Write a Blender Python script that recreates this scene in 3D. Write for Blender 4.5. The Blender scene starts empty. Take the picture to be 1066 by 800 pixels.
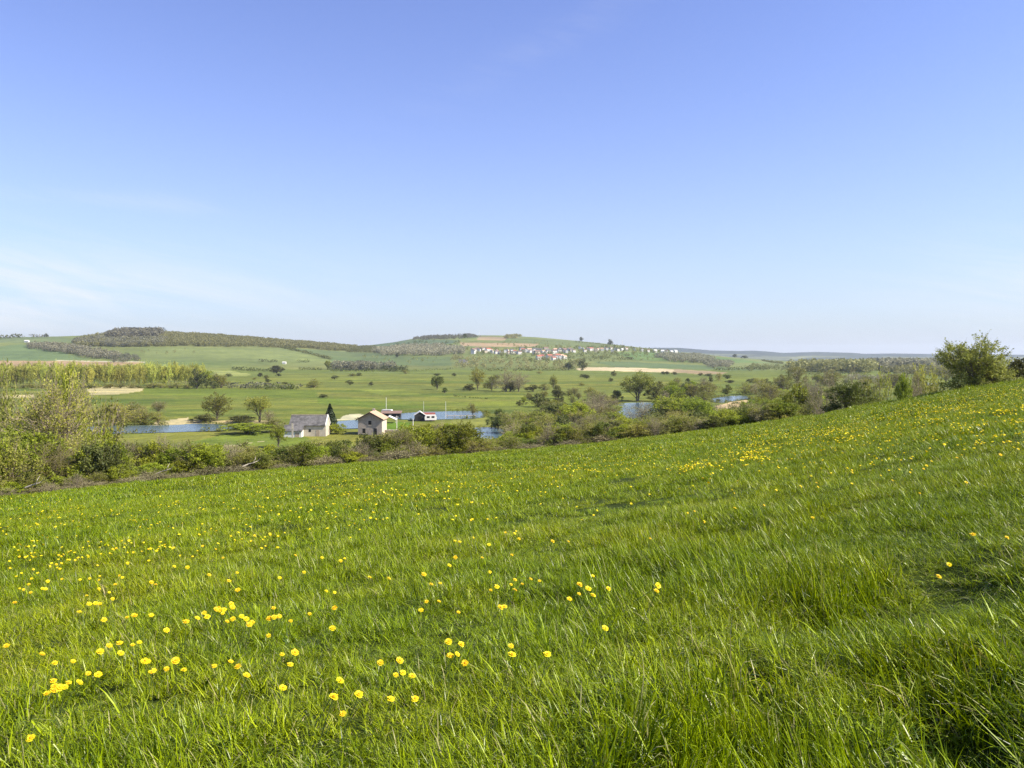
import bpy, bmesh, math, random
import numpy as np
from mathutils import Vector, Matrix, Euler

R = math.radians
SC = bpy.context.scene
COL = SC.collection

# ------------------------------------------------------------------ camera, sky, sun, exposure
F = 837.0            # focal length in photo pixels (1066 px wide)
HOR = 370.0          # eye level row in the photo
E = 25.0             # eye height above the valley floor
cam_d = bpy.data.cameras.new('camera')
cam_d.sensor_width = 36.0
cam_d.lens = F / 1066 * 36.0
cam_d.shift_y = -(400 - HOR) / 1066
cam_d.clip_start = 0.1
cam_d.clip_end = 40000
cam = bpy.data.objects.new('camera', cam_d)
COL.objects.link(cam)
cam.location = (0, 0, E)
cam.rotation_euler = (R(90), 0, 0)
SC.camera = cam

SUN_AZ, SUN_EL = 104.0, 44.0
world = bpy.data.worlds.new('World')
SC.world = world
world.use_nodes = True
wn, wl = world.node_tree.nodes, world.node_tree.links
wn.clear()
w_out = wn.new('ShaderNodeOutputWorld')
w_bg = wn.new('ShaderNodeBackground')
w_bg.inputs['Strength'].default_value = 0.091
sky = wn.new('ShaderNodeTexSky')
sky.sky_type = 'NISHITA'
sky.sun_disc = False
sky.sun_elevation = R(SUN_EL)
sky.sun_rotation = R(SUN_AZ)
sky.altitude = 200
sky.air_density = 1.0
sky.dust_density = 0.6
sky.ozone_density = 2.2


def wmath(op, a, b=None, clamp=False):
    n = wn.new('ShaderNodeMath')
    n.operation = op
    n.use_clamp = clamp
    for i, v in enumerate((a, b)):
        if v is None:
            continue
        if isinstance(v, (int, float)):
            n.inputs[i].default_value = v
        else:
            wl.new(v, n.inputs[i])
    return n.outputs[0]


w_tc = wn.new('ShaderNodeTexCoord')
w_sep = wn.new('ShaderNodeSeparateXYZ')
wl.new(w_tc.outputs['Generated'], w_sep.inputs[0])
az = wmath('ARCTAN2', w_sep.outputs['X'], w_sep.outputs['Y'])      # 0 = ahead, + = right
el = wmath('ARCSINE', w_sep.outputs['Z'])


def wgauss(v, c, s):
    d = wmath('DIVIDE', wmath('SUBTRACT', v, c), s)
    return wmath('EXPONENT', wmath('MULTIPLY', wmath('MULTIPLY', d, d), -1.0))


# thin cirrus: stretched noise in azimuth / elevation
w_cmb = wn.new('ShaderNodeCombineXYZ')
wl.new(wmath('MULTIPLY', az, 2.2), w_cmb.inputs[0])
wl.new(wmath('ADD', wmath('MULTIPLY', el, 17.0), wmath('MULTIPLY', az, 3.0)), w_cmb.inputs[1])
w_noise = wn.new('ShaderNodeTexNoise')
w_noise.inputs['Scale'].default_value = 2.0
w_noise.inputs['Detail'].default_value = 7
w_noise.inputs['Roughness'].default_value = 0.62
w_noise.inputs['Distortion'].default_value = 0.6
wl.new(w_cmb.outputs[0], w_noise.inputs['Vector'])
nz = wmath('MULTIPLY', wmath('SUBTRACT', w_noise.outputs['Fac'], 0.40), 3.0, True)
c1 = wmath('MULTIPLY', wmath('MULTIPLY', wgauss(az, -0.58, 0.30), wgauss(el, 0.066, 0.045)), 0.95)
c2 = wmath('MULTIPLY', wmath('MULTIPLY', wgauss(az, 0.62, 0.16), wgauss(el, 0.07, 0.05)), 0.6)
c3 = wmath('MULTIPLY', wmath('MULTIPLY', wgauss(az, -0.46, 0.12), wgauss(el, 0.172, 0.010)), 0.22)
band = wgauss(wmath('SUBTRACT', el, wmath('MULTIPLY', wmath('ADD', az, 0.27), 0.47)), 0.225, 0.022)
c4 = wmath('MULTIPLY', wmath('MULTIPLY', band, wgauss(az, 0.10, 0.22)), 0.09)
cl = wmath('MULTIPLY', wmath('ADD', wmath('ADD', c1, c2), wmath('ADD', c3, c4)), nz, True)
hz = wmath('MULTIPLY', wmath('EXPONENT', wmath('MULTIPLY', wmath('MAXIMUM', el, 0.0), -7.0)), 1.0)
cl2 = wmath('MAXIMUM', cl, 0.0)
w_hue = wn.new('ShaderNodeHueSaturation')
w_hue.inputs['Hue'].default_value = 0.53
w_hue.inputs['Saturation'].default_value = 0.86
w_hue.inputs['Value'].default_value = 1.0
wl.new(sky.outputs[0], w_hue.inputs['Color'])
w_mix0 = wn.new('ShaderNodeMix')
w_mix0.data_type = 'RGBA'
wl.new(hz, w_mix0.inputs[0])
w_tint = wn.new('ShaderNodeMix')
w_tint.data_type = 'RGBA'
w_tint.blend_type = 'MULTIPLY'
w_tint.inputs[0].default_value = 1.0
wl.new(w_hue.outputs[0], w_tint.inputs[6])
w_tint.inputs[7].default_value = (0.73, 0.975, 1.27, 1)
wl.new(w_tint.outputs[2], w_mix0.inputs[6])
w_mix0.inputs[7].default_value = (3.8, 3.98, 4.5, 1)
w_mix = wn.new('ShaderNodeMix')
w_mix.data_type = 'RGBA'
wl.new(cl2, w_mix.inputs[0])
wl.new(w_mix0.outputs[2], w_mix.inputs[6])
w_mix.inputs[7].default_value = (5.2, 5.3, 5.5, 1)
wl.new(w_mix.outputs[2], w_bg.inputs['Color'])
wl.new(w_bg.outputs[0], w_out.inputs['Surface'])

sd = bpy.data.lights.new('sun', 'SUN')
sd.energy = 5.0
sd.angle = R(0.53)
sd.color = (1.0, 0.93, 0.80)
sun = bpy.data.objects.new('sun', sd)
COL.objects.link(sun)
sv = Vector((math.sin(R(SUN_AZ)) * math.cos(R(SUN_EL)), math.cos(R(SUN_AZ)) * math.cos(R(SUN_EL)), math.sin(R(SUN_EL))))
sun.rotation_euler = (-sv).to_track_quat('-Z', 'Y').to_euler()
sun.location = (60, 10, 120)

SC.view_settings.view_transform = 'Standard'
SC.view_settings.look = 'None'
SC.view_settings.exposure = 1.0
SC.view_settings.gamma = 1.0
SC.view_settings.use_curve_mapping = False
SC.render.engine = 'CYCLES'
SC.cycles.max_bounces = 6
SC.cycles.diffuse_bounces = 2
SC.cycles.glossy_bounces = 2
SC.cycles.transmission_bounces = 3
SC.cycles.volume_bounces = 0
SC.cycles.transparent_max_bounces = 8
SC.cycles.sample_clamp_indirect = 4.0
SC.cycles.use_denoising = True
SC.cycles.denoiser = 'OPENIMAGEDENOISE'
SC.cycles.denoising_input_passes = 'RGB_ALBEDO_NORMAL'
SC.cycles.denoising_prefilter = 'NONE'

# ------------------------------------------------------------------ small helpers


def lerp_tab(tab):
    xs = np.array([p[0] for p in tab], float)
    ys = np.array([p[1] for p in tab], float)
    return lambda x: np.interp(x, xs, ys)


def hash2(ix, iy, seed):
    h = (ix.astype(np.int64) * 374761393 + iy.astype(np.int64) * 668265263 + seed * 1442695041) & 0xFFFFFFFF
    h = ((h ^ (h >> 13)) * 1274126177) & 0xFFFFFFFF
    h = (h ^ (h >> 16)) & 0xFFFFFF
    return h / float(0xFFFFFF)


def vnoise(x, y, seed=0):
    x = np.asarray(x, float)
    y = np.asarray(y, float)
    ix, iy = np.floor(x), np.floor(y)
    fx, fy = x - ix, y - iy
    fx = fx * fx * (3 - 2 * fx)
    fy = fy * fy * (3 - 2 * fy)
    a, b = hash2(ix, iy, seed), hash2(ix + 1, iy, seed)
    c, d = hash2(ix, iy + 1, seed), hash2(ix + 1, iy + 1, seed)
    return (a * (1 - fx) + b * fx) * (1 - fy) + (c * (1 - fx) + d * fx) * fy


def fbm(x, y, seed=0, o=4):
    s, amp, tot = 0.0, 1.0, 0.0
    for k in range(o):
        s = s + amp * vnoise(x * 2 ** k, y * 2 ** k, seed + k * 17)
        tot += amp
        amp *= 0.5
    return s / tot


def mesh_obj(name, verts, faces, mats, parent=None, smooth=False, mat_idx=None, cols=None):
    me = bpy.data.meshes.new(name)
    if isinstance(faces, np.ndarray):
        v = np.asarray(verts, np.float32)
        n, k = faces.shape
        me.vertices.add(len(v))
        me.vertices.foreach_set('co', v.ravel())
        me.loops.add(n * k)
        me.loops.foreach_set('vertex_index', faces.astype(np.int32).ravel())
        me.polygons.add(n)
        me.polygons.foreach_set('loop_start', np.arange(0, n * k, k, dtype=np.int32))
        me.update(calc_edges=True)
    else:
        me.from_pydata([tuple(p) for p in verts], [], faces)
        me.update()
    if not isinstance(mats, (list, tuple)):
        mats = [mats]
    for m in mats:
        me.materials.append(m)
    if mat_idx is not None:
        me.polygons.foreach_set('material_index', np.asarray(mat_idx, np.int32))
    me.polygons.foreach_set('use_smooth', np.full(len(me.polygons), bool(smooth)))
    if cols is not None:
        at = me.color_attributes.new('Col', 'FLOAT_COLOR', 'POINT')
        c = np.ones((len(me.vertices), 4), np.float32)
        c[:, :cols.shape[1]] = cols
        at.data.foreach_set('color', c.ravel())
    o = bpy.data.objects.new(name, me)
    COL.objects.link(o)
    if parent is not None:
        o.parent = parent
    return o


def tag(o, label=None, cat=None, group=None, kind=None):
    if label:
        o['label'] = label
    if cat:
        o['category'] = cat
    if group:
        o['group'] = group
    if kind:
        o['kind'] = kind
    return o


def thing(name, label, cat, loc=(0, 0, 0), rz=0.0, group=None, scale=(1, 1, 1)):
    o = bpy.data.objects.new(name, None)
    COL.objects.link(o)
    o.empty_display_size = 0.2
    o.location = loc
    o.rotation_euler = (0, 0, rz)
    o.scale = scale
    return tag(o, label, cat, group)


def child(name, me, parent):
    o = bpy.data.objects.new(name, me)
    COL.objects.link(o)
    o.parent = parent
    return o


# ------------------------------------------------------------------ materials


class NT:
    def __init__(self, name):
        self.m = bpy.data.materials.new(name)
        self.m.use_nodes = True
        self.n, self.l = self.m.node_tree.nodes, self.m.node_tree.links
        self.b = self.n['Principled BSDF']
        self.out = self.n['Material Output']

    def new(self, t, **kw):
        n = self.n.new(t)
        for k, v in kw.items():
            setattr(n, k, v)
        return n

    def noise(self, scale, detail=4, vec=None, rough=0.55):
        n = self.new('ShaderNodeTexNoise')
        n.inputs['Scale'].default_value = scale
        n.inputs['Detail'].default_value = detail
        n.inputs['Roughness'].default_value = rough
        if vec is not None:
            self.l.new(vec, n.inputs['Vector'])
        return n.outputs['Fac']

    def ramp(self, fac, stops):
        n = self.new('ShaderNodeValToRGB')
        e = n.color_ramp.elements
        e[0].position, e[0].color = stops[0][0], (*stops[0][1], 1)
        e[1].position, e[1].color = stops[1][0], (*stops[1][1], 1)
        for p, c in stops[2:]:
            q = e.new(p)
            q.color = (*c, 1)
        self.l.new(fac, n.inputs[0])
        return n.outputs[0]

    def mix(self, fac, a, b, mode='MIX'):
        n = self.new('ShaderNodeMix', data_type='RGBA', blend_type=mode)
        for i, v in ((0, fac), (6, a), (7, b)):
            if isinstance(v, (int, float)):
                n.inputs[i].default_value = v
            elif isinstance(v, tuple):
                n.inputs[i].default_value = (*v, 1)
            else:
                self.l.new(v, n.inputs[i])
        return n.outputs[2]

    def coords(self, which='Object'):
        return self.new('ShaderNodeTexCoord').outputs[which]

    def mapping(self, vec, scale):
        n = self.new('ShaderNodeMapping')
        n.inputs['Scale'].default_value = scale
        self.l.new(vec, n.inputs[0])
        return n.outputs[0]

    def bump(self, h, strength, dist=0.05):
        n = self.new('ShaderNodeBump')
        n.inputs['Strength'].default_value = strength
        n.inputs['Distance'].default_value = dist
        self.l.new(h, n.inputs['Height'])
        self.l.new(n.outputs[0], self.b.inputs['Normal'])

    def base(self, c):
        if isinstance(c, tuple):
            self.b.inputs['Base Color'].default_value = (*c, 1)
        else:
            self.l.new(c, self.b.inputs['Base Color'])

    def set(self, rough=0.9, spec=0.2):
        self.b.inputs['Roughness'].default_value = rough
        self.b.inputs['Specular IOR Level'].default_value = spec
        return self.m


def leaf_mat(name, c0, c1, transl=0.3, rough=0.55, spec=0.25, objvar=0.35):
    """leaf colour runs from c0 to c1 leaf by leaf, and shifts a little tree by tree"""
    t = NT(name)
    at = t.new('ShaderNodeVertexColor', layer_name='Col')
    sp = t.new('ShaderNodeSeparateColor')
    t.l.new(at.outputs[0], sp.inputs[0])
    c = t.mix(sp.outputs[0], c0, c1)
    oi = t.new('ShaderNodeObjectInfo')
    hs = t.new('ShaderNodeHueSaturation')
    mr = t.new('ShaderNodeMapRange')
    mr.inputs['To Min'].default_value = 1 - objvar
    mr.inputs['To Max'].default_value = 1 + objvar
    t.l.new(oi.outputs['Random'], mr.inputs['Value'])
    t.l.new(mr.outputs[0], hs.inputs['Value'])
    mh = t.new('ShaderNodeMapRange')
    mh.inputs['To Min'].default_value = 0.485
    mh.inputs['To Max'].default_value = 0.515
    ml = t.new('ShaderNodeMath', operation='FRACT')
    mm = t.new('ShaderNodeMath', operation='MULTIPLY')
    mm.inputs[1].default_value = 7.31
    t.l.new(oi.outputs['Random'], mm.inputs[0])
    t.l.new(mm.outputs[0], ml.inputs[0])
    t.l.new(ml.outputs[0], mh.inputs['Value'])
    t.l.new(mh.outputs[0], hs.inputs['Hue'])
    t.l.new(c, hs.inputs['Color'])
    t.base(hs.outputs[0])
    t.set(rough, spec)
    tr = t.new('ShaderNodeBsdfTranslucent')
    t.l.new(hs.outputs[0], tr.inputs['Color'])
    ms = t.new('ShaderNodeMixShader')
    ms.inputs[0].default_value = transl
    t.l.new(t.b.outputs[0], ms.inputs[1])
    t.l.new(tr.outputs[0], ms.inputs[2])
    t.l.new(ms.outputs[0], t.out.inputs['Surface'])
    return t.m


def grass_mat():
    t = NT('grass_blades')
    at = t.new('ShaderNodeVertexColor', layer_name='Col')
    sp = t.new('ShaderNodeSeparateColor')
    t.l.new(at.outputs[0], sp.inputs[0])
    c = t.mix(sp.outputs[0], (0.042, 0.082, 0.001), (0.35, 0.425, 0.003))
    c = t.mix(sp.outputs[1], c, (0.44, 0.38, 0.19))
    # broad drifts of paler and darker turf across the meadow
    pos = t.new('ShaderNodeNewGeometry').outputs['Position']
    n1 = t.noise(0.09, 4, pos)
    n2 = t.noise(0.55, 3, pos)
    c = t.mix(t.ramp(n1, [(0.35, (0, 0, 0)), (0.68, (0.75, 0.75, 0.75))]), c, t.mix(1.0, c, (1.3, 1.12, 1.0), 'MULTIPLY'))
    c = t.mix(t.ramp(n2, [(0.42, (0.7, 0.7, 0.7)), (0.62, (0, 0, 0))]), c, t.mix(1.0, c, (0.72, 0.86, 0.8), 'MULTIPLY'))
    t.base(c)
    t.set(0.36, 0.24)
    tr = t.new('ShaderNodeBsdfTranslucent')
    t.l.new(t.mix(1.0, c, (1.3, 1.2, 0.4), 'MULTIPLY'), tr.inputs['Color'])
    ms = t.new('ShaderNodeMixShader')
    ms.inputs[0].default_value = 0.24
    t.l.new(t.b.outputs[0], ms.inputs[1])
    t.l.new(tr.outputs[0], ms.inputs[2])
    t.l.new(ms.outputs[0], t.out.inputs['Surface'])
    return t.m


def terrain_mat(name, scales=(0.02, 0.15, 1.2), amp=0.55):
    t = NT(name)
    at = t.new('ShaderNodeVertexColor', layer_name='Col')
    p = t.coords('Object')
    c = at.outputs[0]
    for k, s in enumerate(scales):
        f = t.noise(s, 5, t.mapping(p, (1, 1, 0.3)) if k else t.mapping(p, (0.7, 1.6, 0.3)), 0.6)
        c = t.mix(1.0, c, t.ramp(f, [(0.28, (1 - amp * .62, 1 - amp * 0.55, 1 - amp * .45)), (0.72, (1 + amp * .6, 1 + amp * .5, 1 + amp * .4))]), 'MULTIPLY')
    t.base(c)
    f2 = t.noise(0.8, 6, p)
    t.bump(f2, 0.6, 0.6)
    return t.set(0.95, 0.1)


def soil_mat():
    t = NT('meadow_soil')
    p = t.coords('Object')
    c = t.ramp(t.noise(2.2, 5, p), [(0.3, (0.016, 0.026, 0.002)), (0.7, (0.04, 0.056, 0.005))])
    t.base(c)
    return t.set(0.95, 0.1)


def plain(name, col, rough=0.8, spec=0.3, var=0.25, scale=1.5, bump=0.0):
    t = NT(name)
    p = t.coords('Object')
    f = t.noise(scale, 6, p, 0.65)
    c = t.mix(1.0, col, t.ramp(f, [(0.25, (1 - var,) * 3), (0.75, (1 + var,) * 3)]), 'MULTIPLY')
    t.base(c)
    if bump:
        t.bump(t.noise(scale * 6, 5, p), bump, 0.03)
    return t.set(rough, spec)


def water_mat():
    t = NT('pond_water')
    p = t.coords('Object')
    f = t.noise(0.9, 5, t.mapping(p, (0.6, 1.6, 1)), 0.6)
    c = t.ramp(t.noise(0.05, 3, p), [(0.3, (0.07, 0.105, 0.115)), (0.7, (0.08, 0.135, 0.165))])
    t.base(c)
    t.bump(f, 0.38, 0.25)
    m = t.set(0.12, 0.5)
    return m


M_GRASS = grass_mat()
M_SOIL = soil_mat()
M_VALLEY = terrain_mat('valley_grass', (0.010, 0.05, 0.28), 0.5)
M_HILL = terrain_mat('hill_fields', (0.004, 0.02, 0.09), 0.34)
M_RIDGE = terrain_mat('far_woods', (0.0012, 0.005, 0.02), 0.5)
M_WATER = water_mat()
M_BARK = plain('grey_bark', (0.17, 0.14, 0.10), 0.9, 0.1, 0.4, 6)
M_TWIG = plain('pale_twigs', (0.29, 0.235, 0.16), 0.9, 0.1, 0.35, 5)
M_BROWN = plain('bramble_canes', (0.21, 0.17, 0.105), 0.9, 0.1, 0.45, 4)
M_DEAD = plain('dead_wood', (0.46, 0.40, 0.31), 0.85, 0.1, 0.3, 5)
L_FRESH = leaf_mat('fresh_leaves', (0.15, 0.188, 0.014), (0.36, 0.395, 0.030), 0.46)
L_OLIVE = leaf_mat('olive_leaves', (0.16, 0.172, 0.024), (0.36, 0.355, 0.058), 0.44)
L_HAW = leaf_mat('hawthorn_leaves', (0.14, 0.155, 0.026), (0.33, 0.34, 0.065), 0.42)
L_YELLOW = leaf_mat('yellow_green_leaves', (0.38, 0.385, 0.07), (0.60, 0.59, 0.13), 0.52)
L_DARK = leaf_mat('dark_leaves', (0.075, 0.098, 0.016), (0.19, 0.22, 0.032), 0.4)
L_BUD = leaf_mat('grey_buds', (0.17, 0.155, 0.070), (0.31, 0.28, 0.13), 0.3)
L_CONIFER = leaf_mat('conifer_needles', (0.016, 0.028, 0.010), (0.04, 0.06, 0.018), 0.1)
L_WOODG = leaf_mat('wood_grey', (0.19, 0.185, 0.112), (0.315, 0.298, 0.18), 0.38)
L_WOODO = leaf_mat('wood_olive', (0.175, 0.18, 0.062), (0.315, 0.30, 0.105), 0.38)
L_HEDGE = leaf_mat('hedge_leaves', (0.065, 0.08, 0.018), (0.18, 0.185, 0.045), 0.35)

# ------------------------------------------------------------------ the lie of the land (z relative to the eye)
H_EYE = 1.5
px2t = lambda px: (px - 533.0) / F
edge_py = lerp_tab([(-300, 552), (-100, 532), (0, 519), (100, 507), (200, 497), (300, 489), (400, 481), (533, 470), (600, 464),
                    (700, 453), (800, 440), (850, 433), (900, 424), (950, 415), (1000, 407), (1066, 397), (1200, 376), (1400, 350)])
edge_D = lerp_tab([(-300, 48), (0, 56), (300, 74), (533, 85), (700, 84), (850, 76), (1000, 64), (1066, 60), (1400, 50)])


def gslope(t):
    px = 533 + F * t
    return -(edge_py(px) - HOR) / F + H_EYE / edge_D(px)


sky_py = lerp_tab([(-500, 356), (0, 351.5), (60, 350.5), (115, 348.5), (160, 347), (210, 350), (270, 354), (330, 358.5), (365, 361.5),
                   (390, 359), (410, 356.5), (440, 351.0), (470, 349.2), (520, 349.4), (560, 351.4), (600, 355), (640, 359), (680, 363.5),
                   (720, 368), (760, 372), (800, 375), (850, 377), (900, 378), (1100, 378.5), (1500, 379)])
ridge_R = lerp_tab([(-500, 1900), (0, 2000), (250, 2100), (365, 2400), (450, 3000), (600, 3000), (700, 2800), (1500, 3000)])
VAL = -E


DIPS = []            # small hollows in the turf


def height(X, Y):
    X = np.asarray(X, float)
    Y = np.asarray(Y, float)
    Yc = np.maximum(Y, 0.5)
    t = np.clip(X / Yc, -1.6, 1.6)
    px = 533 + F * t
    D = edge_D(px)
    g = gslope(t)
    m = -H_EYE + Yc * g
    fade = np.clip(Yc / 6, 0, 1)
    m = m + fade * ((fbm(X * 0.5, Y * 0.5, 3, 3) - 0.5) * 0.16 + (fbm(X * 0.11, Y * 0.11, 5, 2) - 0.5) * 0.28)
    for hx, hy, hs_ in DIPS:
        m = m - 0.20 * np.exp(-(((X - hx) / hs_) ** 2 + ((Yc - hy) / hs_ / 1.2) ** 2))
    q = np.maximum(Yc - D, 0)
    w = 12.0
    m = m - 0.22 * np.where(q < w, q * q / (2 * w), q - w / 2)
    # valley and hills
    v = VAL + (fbm(X / 60, Y / 60, 9, 3) - 0.5) * 0.7 * np.clip((1300 - Yc) / 300, 0, 1)
    R_ = ridge_R(px)
    zr = -(sky_py(px) - HOR) / F * R_
    u = np.clip((Yc - 1150) / (R_ - 1150), 0, 1)
    s = 0.55 * u + 0.45 * u * u * (3 - 2 * u)
    s = s * np.clip(u / 0.12, 0, 1) ** 0.6
    hill = VAL + (zr - VAL) * s + (fbm(X / 180, Y / 240, 21, 3) - 0.5) * 4.0 * np.sin(np.pi * u)
    back = np.maximum(zr - 0.035 * np.maximum(Yc - R_, 0), VAL - 45)
    hill = np.where(Yc > R_, back, hill)
    v = np.where(Yc > 1150, hill, v)
    k = 2.0
    dlt = m - v
    sm = np.where(Yc > 600, v, np.where(np.abs(dlt) < k, (m + v) / 2 + dlt * dlt / (4 * k) + k / 4, np.maximum(m, v)))
    return np.where(Yc < D, m, sm)


def hz1(x, y):
    return float(height(np.array([x]), np.array([y]))[0])


def hit(px, py, ymin=None):
    """where the photo's ray (px, py) meets the land beyond the meadow: x, y, z in world units"""
    t = px2t(px)
    if ymin is None:
        ymin = float(edge_D(px)) + 20
    ys = np.geomspace(ymin, 5400, 3000)
    z = height(ys * t, ys)
    pyg = HOR - F * z / ys
    i = np.argmax(pyg <= py) if (pyg <= py).any() else int(np.argmin(pyg))
    y = ys[i]
    return float(y * t), float(y), float(z[i] + E)


def hit_near(px, py):
    t = px2t(px)
    ys = np.geomspace(1.0, float(edge_D(px)), 2500)
    z = height(ys * t, ys) + 0.27
    pyg = HOR - F * z / ys
    i = np.argmax(pyg <= py) if (pyg <= py).any() else len(ys) - 1
    y = ys[i]
    return float(y * t), float(y)


def spot(px, y):
    x = px2t(px) * y
    return x, y, hz1(x, y) + E


# ------------------------------------------------------------------ fields and their crops (albedo of what grows there)
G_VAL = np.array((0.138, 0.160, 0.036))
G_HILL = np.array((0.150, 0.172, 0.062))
FIELDS = [
    # (polygon in the survey frame, colour)
    ([(0, 385), (1100, 385), (1100, 393), (0, 391)], (0.128, 0.156, 0.038)),
    ([(280, 389), (620, 391), (620, 396), (290, 395)], (0.150, 0.170, 0.042)),
    ([(330, 398), (450, 402), (560, 405), (640, 406), (640, 409), (480, 409), (340, 404)], (0.135, 0.155, 0.042)),
    ([(420, 396), (560, 398.5), (640, 398), (640, 399.5), (520, 400.5), (430, 398)], (0.115, 0.150, 0.036)),
    ([(300, 407), (470, 415), (560, 417), (560, 419), (440, 418), (300, 410)], (0.165, 0.175, 0.045)),
    ([(470, 419), (600, 416), (640, 417), (600, 420.5), (500, 424)], (0.150, 0.178, 0.034)),
    ([(330, 414), (400, 420), (470, 425), (400, 426), (330, 420)], (0.110, 0.152, 0.028)),
    ([(690, 392), (900, 393), (960, 395), (800, 397), (690, 395)], (0.150, 0.175, 0.040)),
    ([(700, 399), (850, 401), (850, 404), (700, 404)], (0.118, 0.150, 0.034)),
    ([(196, 461), (232, 452.5), (262, 450), (312, 452), (330, 460), (300, 465), (240, 464)], (0.128, 0.166, 0.032)),
    ([(370, 405), (420, 407), (440, 411), (400, 412)], (0.17, 0.20, 0.045)),
    ([(150, 404), (330, 406), (330, 415), (150, 411)], (0.122, 0.158, 0.030)),
    ([(90, 405.5), (99, 403), (140, 402.5), (150, 405), (146, 408), (118, 411), (93, 412)], (0.44, 0.38, 0.25)),
    ([(-40, 414), (34, 411), (36, 413.5), (-40, 418)], (0.44, 0.38, 0.25)),
    ([(0, 375.7), (60, 376.2), (110, 377), (150, 377.6), (140, 380), (60, 383), (-200, 383), (-200, 375.7)], (0.33, 0.225, 0.145)),
    ([(57, 375.4), (150, 376.8), (150, 377.6), (57, 376.0)], (0.42, 0.38, 0.30)),
    ([(-200, 360), (0, 361), (22, 358.5), (60, 366), (92, 374.5), (57, 375.4), (-200, 375.7)], (0.120, 0.165, 0.075)),
    ([(-200, 352), (60, 351), (80, 354), (80, 357), (20, 357), (-200, 358)], (0.125, 0.155, 0.075)),
    ([(150, 362), (300, 362.5), (345, 375), (345, 377), (200, 375), (150, 371)], (0.150, 0.178, 0.066)),
    ([(300, 362.5), (420, 370), (420, 377), (350, 376)], (0.110, 0.140, 0.060)),
    ([(215, 386), (240, 386), (262, 390), (258, 392), (232, 392)], (0.24, 0.26, 0.09)),
    ([(340, 372), (470, 372), (470, 381), (350, 380)], (0.110, 0.145, 0.062)),
    ([(598, 384), (612, 382.6), (645, 382.6), (700, 384.6), (722, 386.3), (700, 388.2), (640, 386.6), (604, 386)], (0.46, 0.375, 0.26)),
    ([(700, 384.6), (735, 386.4), (757, 388), (750, 390.2), (728, 389.6), (700, 388.2)], (0.30, 0.225, 0.15)),
    ([(618, 377), (640, 376.5), (720, 380), (800, 385.5), (760, 386), (700, 384), (640, 382)], (0.108, 0.148, 0.066)),
    ([(640, 367), (700, 367), (760, 373), (800, 378), (740, 378), (660, 375)], (0.115, 0.170, 0.055)),
    ([(478, 356.8), (530, 357.5), (562, 358.2), (556, 361), (520, 361.5), (480, 360.5)], (0.33, 0.235, 0.15)),
    ([(500, 350.5), (535, 351.5), (548, 353), (520, 355), (495, 354)], (0.27, 0.205, 0.135)),
    ([(530, 352), (600, 355), (640, 360), (610, 361), (560, 358), (525, 356)], (0.125, 0.150, 0.060)),
    ([(395, 356), (430, 354), (480, 354.5), (470, 358), (420, 360), (385, 362)], (0.100, 0.135, 0.075)),
    ([(152, 444), (163, 439), (180, 437.2), (194, 435), (198, 438), (196, 441), (184, 443.5)], (0.44, 0.37, 0.26)),
    ([(195, 437), (260, 438), (285, 437), (285, 441), (196, 442)], (0.34, 0.28, 0.18)),
    ([(745, 423), (760, 419), (778, 416.5), (780, 420), (772, 424), (748, 426)], (0.50, 0.37, 0.27)),
    ([(790, 418), (806, 417), (808, 420), (792, 421)], (0.42, 0.36, 0.22)),
    ([(214, 467.2), (228, 465.2), (280, 458.7), (280, 459.2), (228, 465.8), (214, 467.8)], (0.36, 0.33, 0.22)),
    ([(396, 447.5), (422, 447.5), (440, 452), (396, 454)], (0.36, 0.31, 0.24)),
    ([(398, 440), (428, 440), (428, 447.5), (398, 447.5)], (0.105, 0.175, 0.02)),
    ([(362, 432), (372, 431), (385, 433), (385, 437), (348, 438)], (0.5, 0.46, 0.38)),
    ([(470, 434), (505, 434), (512, 444), (470, 443)], (0.20, 0.21, 0.06)),
]


def in_poly(px, py, poly):
    ins = np.zeros(px.shape, bool)
    n = len(poly)
    for i in range(n):
        x0, y0 = poly[i]
        x1, y1 = poly[(i + 1) % n]
        if y0 == y1:
            continue
        c = ((y0 > py) != (y1 > py)) & (px < (x1 - x0) * (py - y0) / (y1 - y0) + x0)
        ins ^= c
    return ins


def crop_colours(X, Y, z):
    px = 533 + F * X / Y
    py = HOR - F * z / Y
    jx = px + (fbm(px / 7, py / 2, 31, 3) - 0.5) * 5
    jy = py + (fbm(px / 6, py / 3, 37, 3) - 0.5) * 0.9
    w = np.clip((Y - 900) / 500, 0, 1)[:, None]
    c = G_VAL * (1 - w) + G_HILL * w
    n = fbm(X / 90, Y / 90, 41, 4)[:, None]
    c = c * (0.82 + 0.36 * n)
    n3 = fbm(X / 70, Y / 14, 53, 3)[:, None]
    c = c * (1 + np.clip((1400 - Y[:, None]) / 500, 0, 1) * (n3 - 0.5) * np.array((0.9, 0.5, 0.6)))
    n2 = fbm(X / 260, Y / 120, 47, 3)[:, None]
    c = c * (1 + (n2 - 0.5) * np.array((0.5, 0.2, 0.3)))
    sc = np.clip((240 - Y) / 60, 0, 1)[:, None]
    c = c * (1 - sc * 0.35) + sc * 0.35 * np.array((0.16, 0.125, 0.07))
    for poly, col in FIELDS:
        k = in_poly(jx, jy, poly)
        c[k] = np.array(col) * (0.9 + 0.2 * n[k])
    return c * (np.array((0.84, 0.86, 0.62)) * (1 - w) + np.array((0.90, 0.92, 0.80)) * w)


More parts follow.
